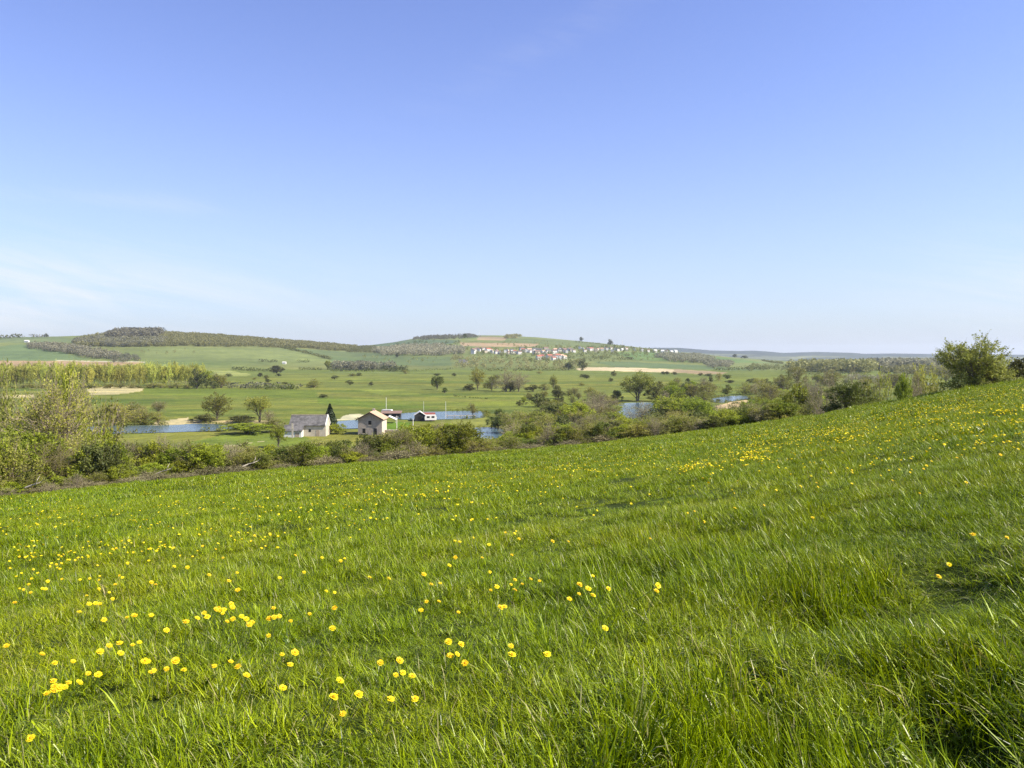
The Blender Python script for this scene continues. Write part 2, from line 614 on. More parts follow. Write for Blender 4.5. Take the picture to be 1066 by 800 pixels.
HOLLOWS = [hit_near(a, b) + (q,) for a, b, q in ((818, 716, 0.30), (779, 712, 0.2), (1028, 684, 0.34), (1062, 714, 0.34), (748, 788, 0.26), (718, 762, 0.18), (783, 658, 0.26), (673, 568, 0.5),
                                                  (40, 765, 0.2), (600, 772, 0.2), (960, 655, 0.26), (880, 770, 0.22), (900, 600, 0.5), (560, 590, 0.4), (985, 560, 0.6), (760, 530, 0.7))]
DIPS.extend(HOLLOWS)

# ------------------------------------------------------------------ ground sheets
TC = np.concatenate([np.linspace(-1.5, -0.72, 90)[:-1], np.linspace(-0.72, 0.72, 960), np.linspace(0.72, 1.5, 90)[1:]])


def grid_sheet(name, Yrows, mat, colours, smooth=True):
    n, m = Yrows.shape                              # rows x columns
    X = Yrows * TC[None, :]
    z = height(X.ravel(), Yrows.ravel())
    v = np.stack([X.ravel(), Yrows.ravel(), z + E], 1)
    i = np.arange(n * m).reshape(n, m)
    f = np.stack([i[:-1, :-1], i[:-1, 1:], i[1:, 1:], i[1:, :-1]], -1).reshape(-1, 4)
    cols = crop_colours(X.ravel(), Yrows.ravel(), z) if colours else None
    o = mesh_obj(name, v, f, mat, smooth=smooth, cols=cols)
    o['kind'] = 'structure'
    return o


PXC = 533 + F * TC
D_ = edge_D(PXC)
u = np.linspace(0, 1, 240)[:, None]
rows_meadow = 0.7 * ((D_[None, :] + 6) / 0.7) ** u
meadow = grid_sheet('meadow_ground', rows_meadow, M_SOIL, False)
u = np.linspace(0, 1, 330)[:, None]
y0 = D_[None, :] + 6
rows_valley = 1.0 / (1.0 / y0 + u * (1.0 / 1150 - 1.0 / y0))
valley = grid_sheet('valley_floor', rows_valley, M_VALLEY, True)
Rr = ridge_R(PXC)[None, :]
u = np.linspace(0, 1, 190)[:, None]
ra = 1150 + (Rr - 1150) * u ** 1.15
u2 = np.linspace(0, 1, 16)[1:, None]
rb = Rr + (5500 - Rr) * u2
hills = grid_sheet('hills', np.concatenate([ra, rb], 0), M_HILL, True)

# far blue ridge
far_py = lerp_tab([(-500, 374), (500, 374), (600, 370), (650, 364.5), (680, 362.2), (708, 362.4), (740, 365), (770, 365.6), (785, 365.2), (800, 366.2),
                   (815, 367.6), (850, 366.6), (885, 367.4), (900, 368.6), (930, 368.2), (985, 369), (1066, 369.5), (1300, 368), (1600, 370)])
tcol = np.linspace(-1.3, 1.3, 520)
ur = np.concatenate([np.linspace(0, 1, 40), np.linspace(1, 1.4, 6)[1:]])
RY0, RY1 = 5500.0, 8200.0
Yr = RY0 + (RY1 - RY0) * ur
TT, YY = np.meshgrid(tcol, Yr)
topz = -(far_py(533 + F * TT) - HOR) / F * RY1
uu = np.clip((YY - RY0) / (RY1 - RY0), 0, 1)
zz = (VAL - 46) + (topz - (VAL - 46)) * (uu ** 1.6) * (YY <= RY1) - np.where(YY > RY1, -(topz - (VAL - 46)) * np.clip(1 - (YY - RY1) / 1080, 0, 1), 0)
XX = TT * YY
zz = zz + (fbm(XX / 700, YY / 700, 77, 3) - 0.5) * 14 * np.sin(np.pi * np.clip(uu, 0, 1))
v = np.stack([XX.ravel(), YY.ravel(), zz.ravel() + E], 1)
n, m = XX.shape
i = np.arange(n * m).reshape(n, m)
f = np.stack([i[:-1, :-1], i[:-1, 1:], i[1:, 1:], i[1:, :-1]], -1).reshape(-1, 4)
nn = fbm(XX.ravel() / 600, YY.ravel() / 350, 61, 4)
cc = np.where((nn > 0.56)[:, None], np.array((0.14, 0.15, 0.06)), np.array((0.045, 0.055, 0.03)))
cc = np.where(((uu.ravel() < 0.25) & (nn > 0.44))[:, None], np.array((0.26, 0.21, 0.15)), cc)
cc = np.where((uu.ravel() > 0.8)[:, None], np.array((0.035, 0.045, 0.028)), cc)
o = mesh_obj('far_ridge', v, f, M_RIDGE, smooth=True, cols=cc)
o['kind'] = 'structure'

# air between here and the far ridge
bm = bmesh.new()
bmesh.ops.create_cube(bm, size=1.0)
me = bpy.data.meshes.new('haze')
bm.to_mesh(me)
bm.free()
hzo = bpy.data.objects.new('haze', me)
COL.objects.link(hzo)
hzo.scale = (32000, 10600, 214)
hzo.location = (0, 5100, 25 + 125 - 107)
hzo['kind'] = 'stuff'
hm = bpy.data.materials.new('haze')
hm.use_nodes = True
hn = hm.node_tree.nodes
hn.clear()
ho = hn.new('ShaderNodeOutputMaterial')
pv = hn.new('ShaderNodeVolumePrincipled')
pv.inputs['Color'].default_value = (0.80, 0.89, 1.0, 1)
pv.inputs['Density'].default_value = 5.4e-5
pv.inputs['Anisotropy'].default_value = 0.2
hm.node_tree.links.new(pv.outputs[0], ho.inputs['Volume'])
me.materials.append(hm)

# ------------------------------------------------------------------ ponds


SHORES = []


def pond(name, label, poly, lift=0.12):
    """a sheet of water; the outline is surveyed on the valley floor and lies level"""
    pts = [tuple(p) for p in poly]
    for _ in range(3):
        q_ = []
        for k in range(len(pts)):
            a, b = pts[k], pts[(k + 1) % len(pts)]
            q_ += [(a[0] * .75 + b[0] * .25, a[1] * .75 + b[1] * .25), (a[0] * .25 + b[0] * .75, a[1] * .25 + b[1] * .75)]
        pts = q_
    w = []
    for px, py in pts:
        y = E * F / (py - HOR)
        w.append((px2t(px) * y, y))
    ctr = np.mean(w, 0)
    rng = np.random.default_rng(len(name) + int(ctr[1]))
    vs = []
    for k, (x, y) in enumerate(w):
        dx, dy = x - ctr[0], y - ctr[1]
        s = 1 + 0.05 * (vnoise(np.array([k * 0.6]), np.array([ctr[0]]), 3)[0] - 0.5)
        vs.append((ctr[0] + dx * s, ctr[1] + dy * s))
    zmax = max(hz1(x, y) for x, y in vs)
    z = max(zmax, hz1(*ctr)) + E + lift
    V = [(x, y, z) for x, y in vs]
    o = mesh_obj(name, V, [list(range(len(V)))], M_WATER)
    o['kind'] = 'structure'
    o['label'] = label
    SHORES.append(V)
    return o


pond('water', 'blue pond below a sandy bank', [(40, 447), (100, 444.5), (150, 443.8), (185, 443.6), (205, 441.5), (232, 443), (252, 446), (236, 449.5), (195, 450.5), (150, 452), (60, 453)])
pond('water', 'pale pond strip between the stone house and the cream barn', [(344, 441.5), (352, 438.5), (398, 437), (400, 445), (368, 447), (346, 447)])
pond('water', 'long blue pond behind the boat shed', [(408, 434), (416, 430.5), (440, 429.5), (470, 428.6), (500, 428), (508, 431), (503, 436), (470, 437), (440, 437.5), (412, 437)])
pond('water', 'blue pond with a dark far bank', [(484, 447), (500, 445.6), (523, 446), (526, 452), (516, 458.5), (502, 458), (490, 453)])
pond('water', 'blue water glimpsed between the grey willows', [(634, 427), (642, 420.5), (668, 419.5), (692, 420), (690, 428), (664, 436), (646, 438)])
pond('water', 'pale water by a tan bank', [(736, 417), (750, 413.5), (776, 412), (784, 415), (770, 417), (748, 421)])
pond('water', 'small scrap of pond behind shrubs', [(540, 451), (548, 447), (560, 447), (562, 453), (548, 457)])
pond('water', 'far sliver of water in the marsh', [(806, 416), (822, 410), (836, 410), (832, 414), (818, 418)])
pond('water', 'white glint of water beside the big bush', [(962, 399), (975, 398.6), (978, 401.5), (966, 403)])

# ------------------------------------------------------------------ trees


def tubes_from(branches, sides=4):
    V, Fc = [], []
    base = 0
    for pts, rad in branches:
        n = len(pts)
        d = np.gradient(pts, axis=0)
        d /= np.linalg.norm(d, axis=1)[:, None] + 1e-9
        ref = np.array([0.31, 0.87, 0.37])
        a = np.cross(d, ref)
        a /= np.linalg.norm(a, axis=1)[:, None] + 1e-9
        b = np.cross(d, a)
        ang = np.arange(sides) * 2 * np.pi / sides
        ring = (pts[:, None, :] + rad[:, None, None] * (np.cos(ang)[None, :, None] * a[:, None, :] + np.sin(ang)[None, :, None] * b[:, None, :]))
        V.append(ring.reshape(-1, 3))
        i = np.arange(n * sides).reshape(n, sides) + base
        j = np.roll(i, -1, axis=1)
        Fc.append(np.stack([i[:-1], j[:-1], j[1:], i[1:]], -1).reshape(-1, 4))
        base += n * sides
    return np.concatenate(V), np.concatenate(Fc)


def leaves_from(P, size, rng, tone, flat=0.0):
    n = len(P)
    nrm = rng.normal(size=(n, 3))
    nrm[:, 2] += 0.6
    nrm /= np.linalg.norm(nrm, axis=1)[:, None]
    a = np.cross(nrm, rng.normal(size=(n, 3)))
    a /= np.linalg.norm(a, axis=1)[:, None] + 1e-9
    b = np.cross(nrm, a)
    s = size * rng.uniform(0.55, 1.35, n)[:, None]
    q = np.stack([P - a * s, P - b * s * 0.5, P + a * s, P + b * s * 0.55 + nrm * s * 0.15], 1).reshape(-1, 3)
    f = np.arange(n * 4).reshape(n, 4)
    c = np.repeat(np.clip(tone + rng.normal(0, 0.16, n), 0, 1), 4)
    cols = np.stack([c, c, c], 1)
    return q, f, cols


def crown_plant(seed, zlo=0.28, z0=0.04, lobes=6, clumps=110, per=55, leaf=0.02, sig=0.045, stems=5, r0=0.022, spikes=3, spike=0.10, flat=0.75,
                lobe_r=(0.22, 0.34), splay=0.5, fill=0.55, stem_leaf=0.0, taper=0.0):
    """a plant of height 1 and half-width about 0.5: stems run from the base to every leaf clump, twigs stick out beyond them"""
    rng = np.random.default_rng(seed)
    LB = []
    for k in range(lobes):
        a = 2 * np.pi * (k + rng.uniform(-.3, .3)) / max(lobes - 1, 1)
        rr = 0.0 if k == 0 else rng.uniform(0.16, 0.30)
        zc = rng.uniform(0.62, 0.74) if k == 0 else z0 + (1 - z0) * rng.uniform(zlo, 0.66)
        rr *= 1 - taper * zc
        LB.append((np.array([math.cos(a) * rr, math.sin(a) * rr, zc]), rng.uniform(*lobe_r) * (1.1 if k == 0 else 1)))
    C = []
    while len(C) < clumps:
        c, r_ = LB[rng.integers(0, lobes)]
        d = rng.normal(size=3)
        d[2] += 0.25
        d /= np.linalg.norm(d)
        p = c + d * r_ * rng.uniform(fill, 1.0) * np.array([1, 1, 0.95])
        if p[2] < z0 + 0.02:
            continue
        C.append(p)
    br = []
    mains = []
    for k in range(stems):
        a = 2 * np.pi * (k + rng.uniform(-.3, .3)) / stems
        e = splay * rng.uniform(0.4, 1.0) * (0.34 if stems > 1 else 0.03)
        top = np.array([math.cos(a) * e, math.sin(a) * e, rng.uniform(0.6, 0.85)])
        b0 = np.array([math.cos(a), math.sin(a), 0]) * (0.04 if stems > 1 else 0) * splay + np.array([0, 0, -0.03])
        q = np.linspace(0, 1, 7)[:, None]
        pts = b0 * (1 - q) + top * q
        pts[:, :2] *= (0.35 + 0.65 * q)
        pts[1:-1] += rng.normal(0, 0.015, (5, 3))
        br.append((pts, np.linspace(r0, r0 * 0.25, 7)))
        mains.append(pts)
    LP, TN = [], []
    for p in C:
        m_ = min(mains, key=lambda t: np.linalg.norm(t[-1][:2] - p[:2]) + 0.2 * rng.uniform())
        zt = max(0.08, p[2] - rng.uniform(0.12, 0.34))
        i0 = int(np.argmin(np.abs(m_[:, 2] - zt)))
        s0 = m_[i0]
        q = np.linspace(0, 1, 5)[:, None]
        mid = s0 * (1 - q) + p * q
        mid[:, 2] += (np.sin(q[:, 0] * np.pi) * 0.03)
        mid[1:-1] += rng.normal(0, 0.010, (3, 3))
        rb_ = r0 * 0.30 * (1 - i0 / 9)
        br.append((mid, np.linspace(rb_, r0 * 0.10, 5)))
        out = p - np.array([0, 0, 0.45])
        out /= np.linalg.norm(out)
        for j in range(spikes):
            d = out + rng.normal(0, 0.45, 3)
            d /= np.linalg.norm(d)
            L = spike * rng.uniform(0.5, 1.4)
            q2 = np.linspace(0, 1, 3)[:, None]
            tw = p + d * L * q2 + np.array([0, 0, 1]) * 0.15 * L * q2 ** 2
            br.append((tw, np.array([r0 * 0.09, r0 * 0.07, r0 * 0.035])))
            k = max(1, int(per * 0.5 / max(spikes, 1)))
            u_ = rng.uniform(0, 1, (k, 1))
            LP.append(p + d * L * u_ + rng.normal(0, leaf * 0.8, (k, 3)))
            TN.append(np.full(k, rng.uniform(0.3, 0.9)))
        k = max(1, int(per * 0.5))
        LP.append(p + rng.normal(0, 1, (k, 3)) * np.array([sig, sig, sig * flat]))
        TN.append(np.full(k, rng.uniform(0.1, 0.8)))
    LP, TN = np.concatenate(LP), np.concatenate(TN)
    ok = LP[:, 2] > 0.01
    LP, TN = LP[ok], TN[ok]
    W, Wf = tubes_from(br)
    lv, lf, lc = leaves_from(LP, leaf, rng, TN)
    top = np.percentile(LP[:, 2], 99.0)
    sc = 1 / top
    W, lv = W * np.array([1, 1, sc]), lv * np.array([1, 1, sc])
    half = np.percentile(np.abs(lv[:, :2]), 97)
    return W, Wf, lv, lf, lc, half


PROTO = {}


def make_proto(key, bark, leafm, **kw):
    W, Wf, lv, lf, lc, half = crown_plant(**kw)
    a = mesh_obj('trunk', W, Wf, bark)
    b = mesh_obj('crown', lv, lf, leafm, cols=lc)
    ma, mb = a.data, b.data
    bpy.data.objects.remove(a)
    bpy.data.objects.remove(b)
    PROTO.setdefault(key, []).append((ma, mb, half))


for k in range(3):
    make_proto('fresh', M_BARK, L_FRESH, seed=10 + k, zlo=0.2, lobes=7, clumps=130, per=62, leaf=0.020, sig=0.05)
    make_proto('olive', M_TWIG, L_OLIVE, seed=20 + k, zlo=0.2, lobes=7, clumps=130, per=40, leaf=0.018, sig=0.05, spikes=4, spike=0.12)
    make_proto('dark', M_BARK, L_DARK, seed=30 + k, zlo=0.18, lobes=6, clumps=120, per=62, leaf=0.021, sig=0.05)
    make_proto('bud', M_TWIG, L_BUD, seed=40 + k, lobes=6, clumps=150, per=17, leaf=0.015, sig=0.05, spikes=6, spike=0.14, r0=0.016)
    make_proto('tree', M_BARK, L_FRESH, seed=50 + k, z0=0.22, lobes=6, clumps=100, per=55, leaf=0.020, sig=0.045, stems=2, r0=0.032, splay=0.5, lobe_r=(0.2, 0.3))
    make_proto('olive_tree', M_BARK, L_OLIVE, seed=150 + k, z0=0.16, lobes=7, clumps=130, per=46, leaf=0.018, sig=0.05, stems=3, r0=0.026, splay=0.6, zlo=0.3)
    make_proto('willow', M_TWIG, L_OLIVE, seed=60 + k, z0=0.10, lobes=9, clumps=280, per=30, leaf=0.0105, sig=0.04, stems=6, r0=0.016, spikes=5, spike=0.10, fill=0.4)
    make_proto('poplar', M_TWIG, L_YELLOW, seed=70 + k, z0=0.18, lobes=5, clumps=60, per=36, leaf=0.034, sig=0.06, stems=1, r0=0.014, spikes=2, spike=0.10, flat=1.5)
    make_proto('bramble', M_BROWN, L_BUD, seed=80 + k, z0=0.0, lobes=6, clumps=110, per=7, leaf=0.03, sig=0.06, stems=9, r0=0.022, spikes=6, spike=0.26, splay=1.4)
    make_proto('dusk', M_BARK, L_HEDGE, seed=90 + k, lobes=5, clumps=90, per=55, leaf=0.027, sig=0.055)
make_proto('hawthorn', M_BARK, L_HAW, seed=101, zlo=0.14, z0=0.0, lobes=12, clumps=400, per=64, leaf=0.014, sig=0.035, stems=9, r0=0.015, spikes=5, spike=0.11, fill=0.35, splay=1.1)

_rng = random.Random(5)


def plant(kind, x, y, z, h, w, label, cat='shrub', group=None, name=None, sink=0.0, var=None):
    ma, mb, half = PROTO[kind][(_rng.randrange(len(PROTO[kind]))) if var is None else var]
    s = (w / 2) / half
    rz = _rng.uniform(0, 2 * math.pi)
    r = thing(name or cat.replace(' ', '_'), label, cat, (x, y, z - sink), rz, group, (s, s, h))
    child('trunk', ma, r)
    child('crown', mb, r)
    return r


def plant_at(kind, px, base_py, wpx, hpx, label, cat='tree', group=None, name=None, ymin=None):
    x, y, z = hit(px, base_py, ymin)
    return plant(kind, x, y, z, hpx * y / F, wpx * y / F, label, cat, group, name)


def plant_top(kind, px, y, top_py, wpx, label, cat='shrub', group=None, name=None, sink=0.0):
    x, y, z = spot(px, y)
    zt = E - (top_py - HOR) / F * y
    return plant(kind, x, y, z, max(zt - z, 0.5) + sink, wpx * y / F, label, cat, group, name, sink)


# the lone bush on the brow of the meadow
x, y, z = spot(1017, 64.5)
plant('hawthorn', x, y, z, 4.2, 4.9, 'large rounded hawthorn bush standing alone on the brow of the meadow', 'bush', name='hawthorn_bush', sink=0.5, var=0)
plant_top('dusk', 1062, 72, 374, 34, 'low dark thicket just right of the big hawthorn bush', 'bush', name='dark_bush')
plant_top('olive', 1092, 74, 368, 40, 'olive bush at the far right end of the brow', 'bush', name='olive_bush')
plant_top('dark', 882, 84, 399, 46, 'dark spreading bush hugging the brow left of the big hawthorn', 'bush', name='spreading_bush', sink=0.3)
plant_top('fresh', 940, 92, 391, 15, 'small upright leafy tree behind the brow, left of the purple-grey shrub', 'tree', name='small_tree')
plant_top('bud', 954, 94, 393, 22, 'purple-grey budding shrub between two green bushes on the brow', 'shrub', name='budding_shrub')
plant_top('olive', 920, 150, 393, 36, 'olive willow scrub beyond the brow beside the spreading dark bush', 'shrub', name='willow_scrub')
plant_top('bud', 857, 118, 388, 34, 'tall bare purple-grey tree rising behind the brow', 'tree', name='bare_tree')
plant_top('bud', 846, 150, 396, 34, 'fainter bare tree just left of the tall purple-grey one', 'tree', name='bare_tree')
plant_top('olive', 903, 170, 398, 34, 'olive tree between the bare tree and the dark bush', 'tree', name='olive_tree')
plant_top('fresh', 830, 125, 404, 40, 'bright yellow-green shrub below the bare tree on the slope', 'shrub', name='bright_shrub')
plant_top('bud', 888, 190, 392, 40, 'grey budding tree behind the spreading dark bush', 'tree', name='budding_tree')
plant_top('olive', 968, 160, 384, 36, 'tangle of olive willow left of the big hawthorn', 'shrub', name='willow_scrub')

# big left-hand trees at the meadow's lower corner
plant_top('willow', 62, 78, 398, 84, 'tall half-leafed pale tree towering over the lower left corner scrub', 'tree', name='pale_tree', sink=0.3)
plant_top('fresh', 20, 66, 449, 84, 'bright green rounded bush at the lower left corner of the meadow', 'bush', name='green_bush', sink=0.3)
plant_top('tree', 72, 125, 388, 34, 'small dense green treetop showing above the tall pale tree', 'tree', name='green_tree')
plant_top('olive', 4, 130, 388, 40, 'yellow-green tree cut by the left picture edge', 'tree', name='green_tree')
plant_top('olive', 30, 110, 428, 60, 'olive shrub between the pale tree and the left edge tree', 'shrub', name='olive_shrub')
plant_top('olive', 112, 92, 425, 60, 'olive bush right of the tall pale tree', 'bush', name='olive_bush')
plant_top('fresh', 100, 76, 452, 46, 'green bush at the foot of the tall pale tree', 'bush', name='green_bush')
plant_top('dark', 10, 62, 478, 60, 'dark bush low in the left corner below the bright green one', 'bush', name='dark_bush')

# scrub along the lower edge of the meadow
top_tab = lerp_tab([(-80, 450), (0, 455), (100, 460), (130, 464), (150, 460), (172, 456), (200, 464), (235, 457), (270, 474), (300, 477), (318, 474), (340, 464), (370, 457), (402, 456),
                    (420, 449), (440, 442), (478, 442), (490, 458), (520, 460), (540, 444), (570, 438), (600, 438), (640, 444), (680, 443), (720, 436), (760, 432), (800, 426), (830, 421)])
kinds = ['olive', 'olive', 'fresh', 'fresh', 'bud', 'olive', 'fresh', 'willow', 'fresh', 'dark', 'olive', 'dusk']
lab = {'olive': 'olive-green shrub in the scrub belt below the meadow',
       'dark': 'dark green shrub in the scrub belt below the meadow',
       'fresh': 'fresh yellow-green shrub in the scrub belt below the meadow',
       'bud': 'grey-tan budding shrub in the scrub belt below the meadow',
       'willow': 'thin pale willow shrub in the scrub belt below the meadow',
       'dusk': 'dull dark bramble shrub in the scrub belt below the meadow'}
px = -70.0
n = 0
while px < 835:
    D = float(edge_D(px))
    k = kinds[_rng.randrange(len(kinds))]
    y = D + _rng.uniform(4, 13)
    tp = float(top_tab(px)) + _rng.uniform(-5, 12)
    plant_top(k, px, y, tp, _rng.uniform(26, 46) * 80 / y, lab[k], 'shrub', 'shrubs of the scrub belt', 'scrub_shrub', sink=0.2)
    px += _rng.uniform(4.5, 8.5)
    n += 1
for k in range(26):
    px = _rng.uniform(225, 345)
    kk = _rng.choice(['olive', 'fresh', 'olive', 'dark'])
    plant_top(kk, px, float(edge_D(px)) + _rng.uniform(3, 9), float(edge_py(px)) - _rng.uniform(15, 27), _rng.uniform(22, 36), lab[kk], 'shrub', 'shrubs of the scrub belt', 'scrub_shrub', sink=0.2)
# second rank, lower, right behind the grass edge
px = -60.0
while px < 820:
    D = float(edge_D(px))
    k = ['olive', 'olive', 'dark', 'fresh', 'fresh', 'bud'][_rng.randrange(6)]
    y = D + _rng.uniform(2.5, 5)
    tp = float(edge_py(px)) - _rng.uniform(8, 22)
    plant_top(k, px, y, tp, _rng.uniform(20, 34), {'olive': 'low olive shrub at the meadow edge', 'bud': 'low grey-tan budding shrub at the meadow edge',
              'dark': 'low dark green shrub at the meadow edge', 'fresh': 'low bright green shrub at the meadow edge'}[k], 'shrub', 'low shrubs at the meadow edge', 'low_shrub', sink=0.2)
    px += _rng.uniform(7, 13)
# brambles along the grass edge
px = -60.0
while px < 640:
    D = float(edge_D(px))
    y = D + _rng.uniform(0.6, 2.6)
    tp = float(edge_py(px)) - _rng.uniform(3, 11) * (1.0 if px < 470 else 0.7)
    plant_top('bramble', px, y, tp, _rng.uniform(24, 44), 'bare brown bramble mound along the lower edge of the meadow', 'bramble', 'brambles along the meadow edge', 'bramble', sink=0.15)
    px += _rng.uniform(20, 48)

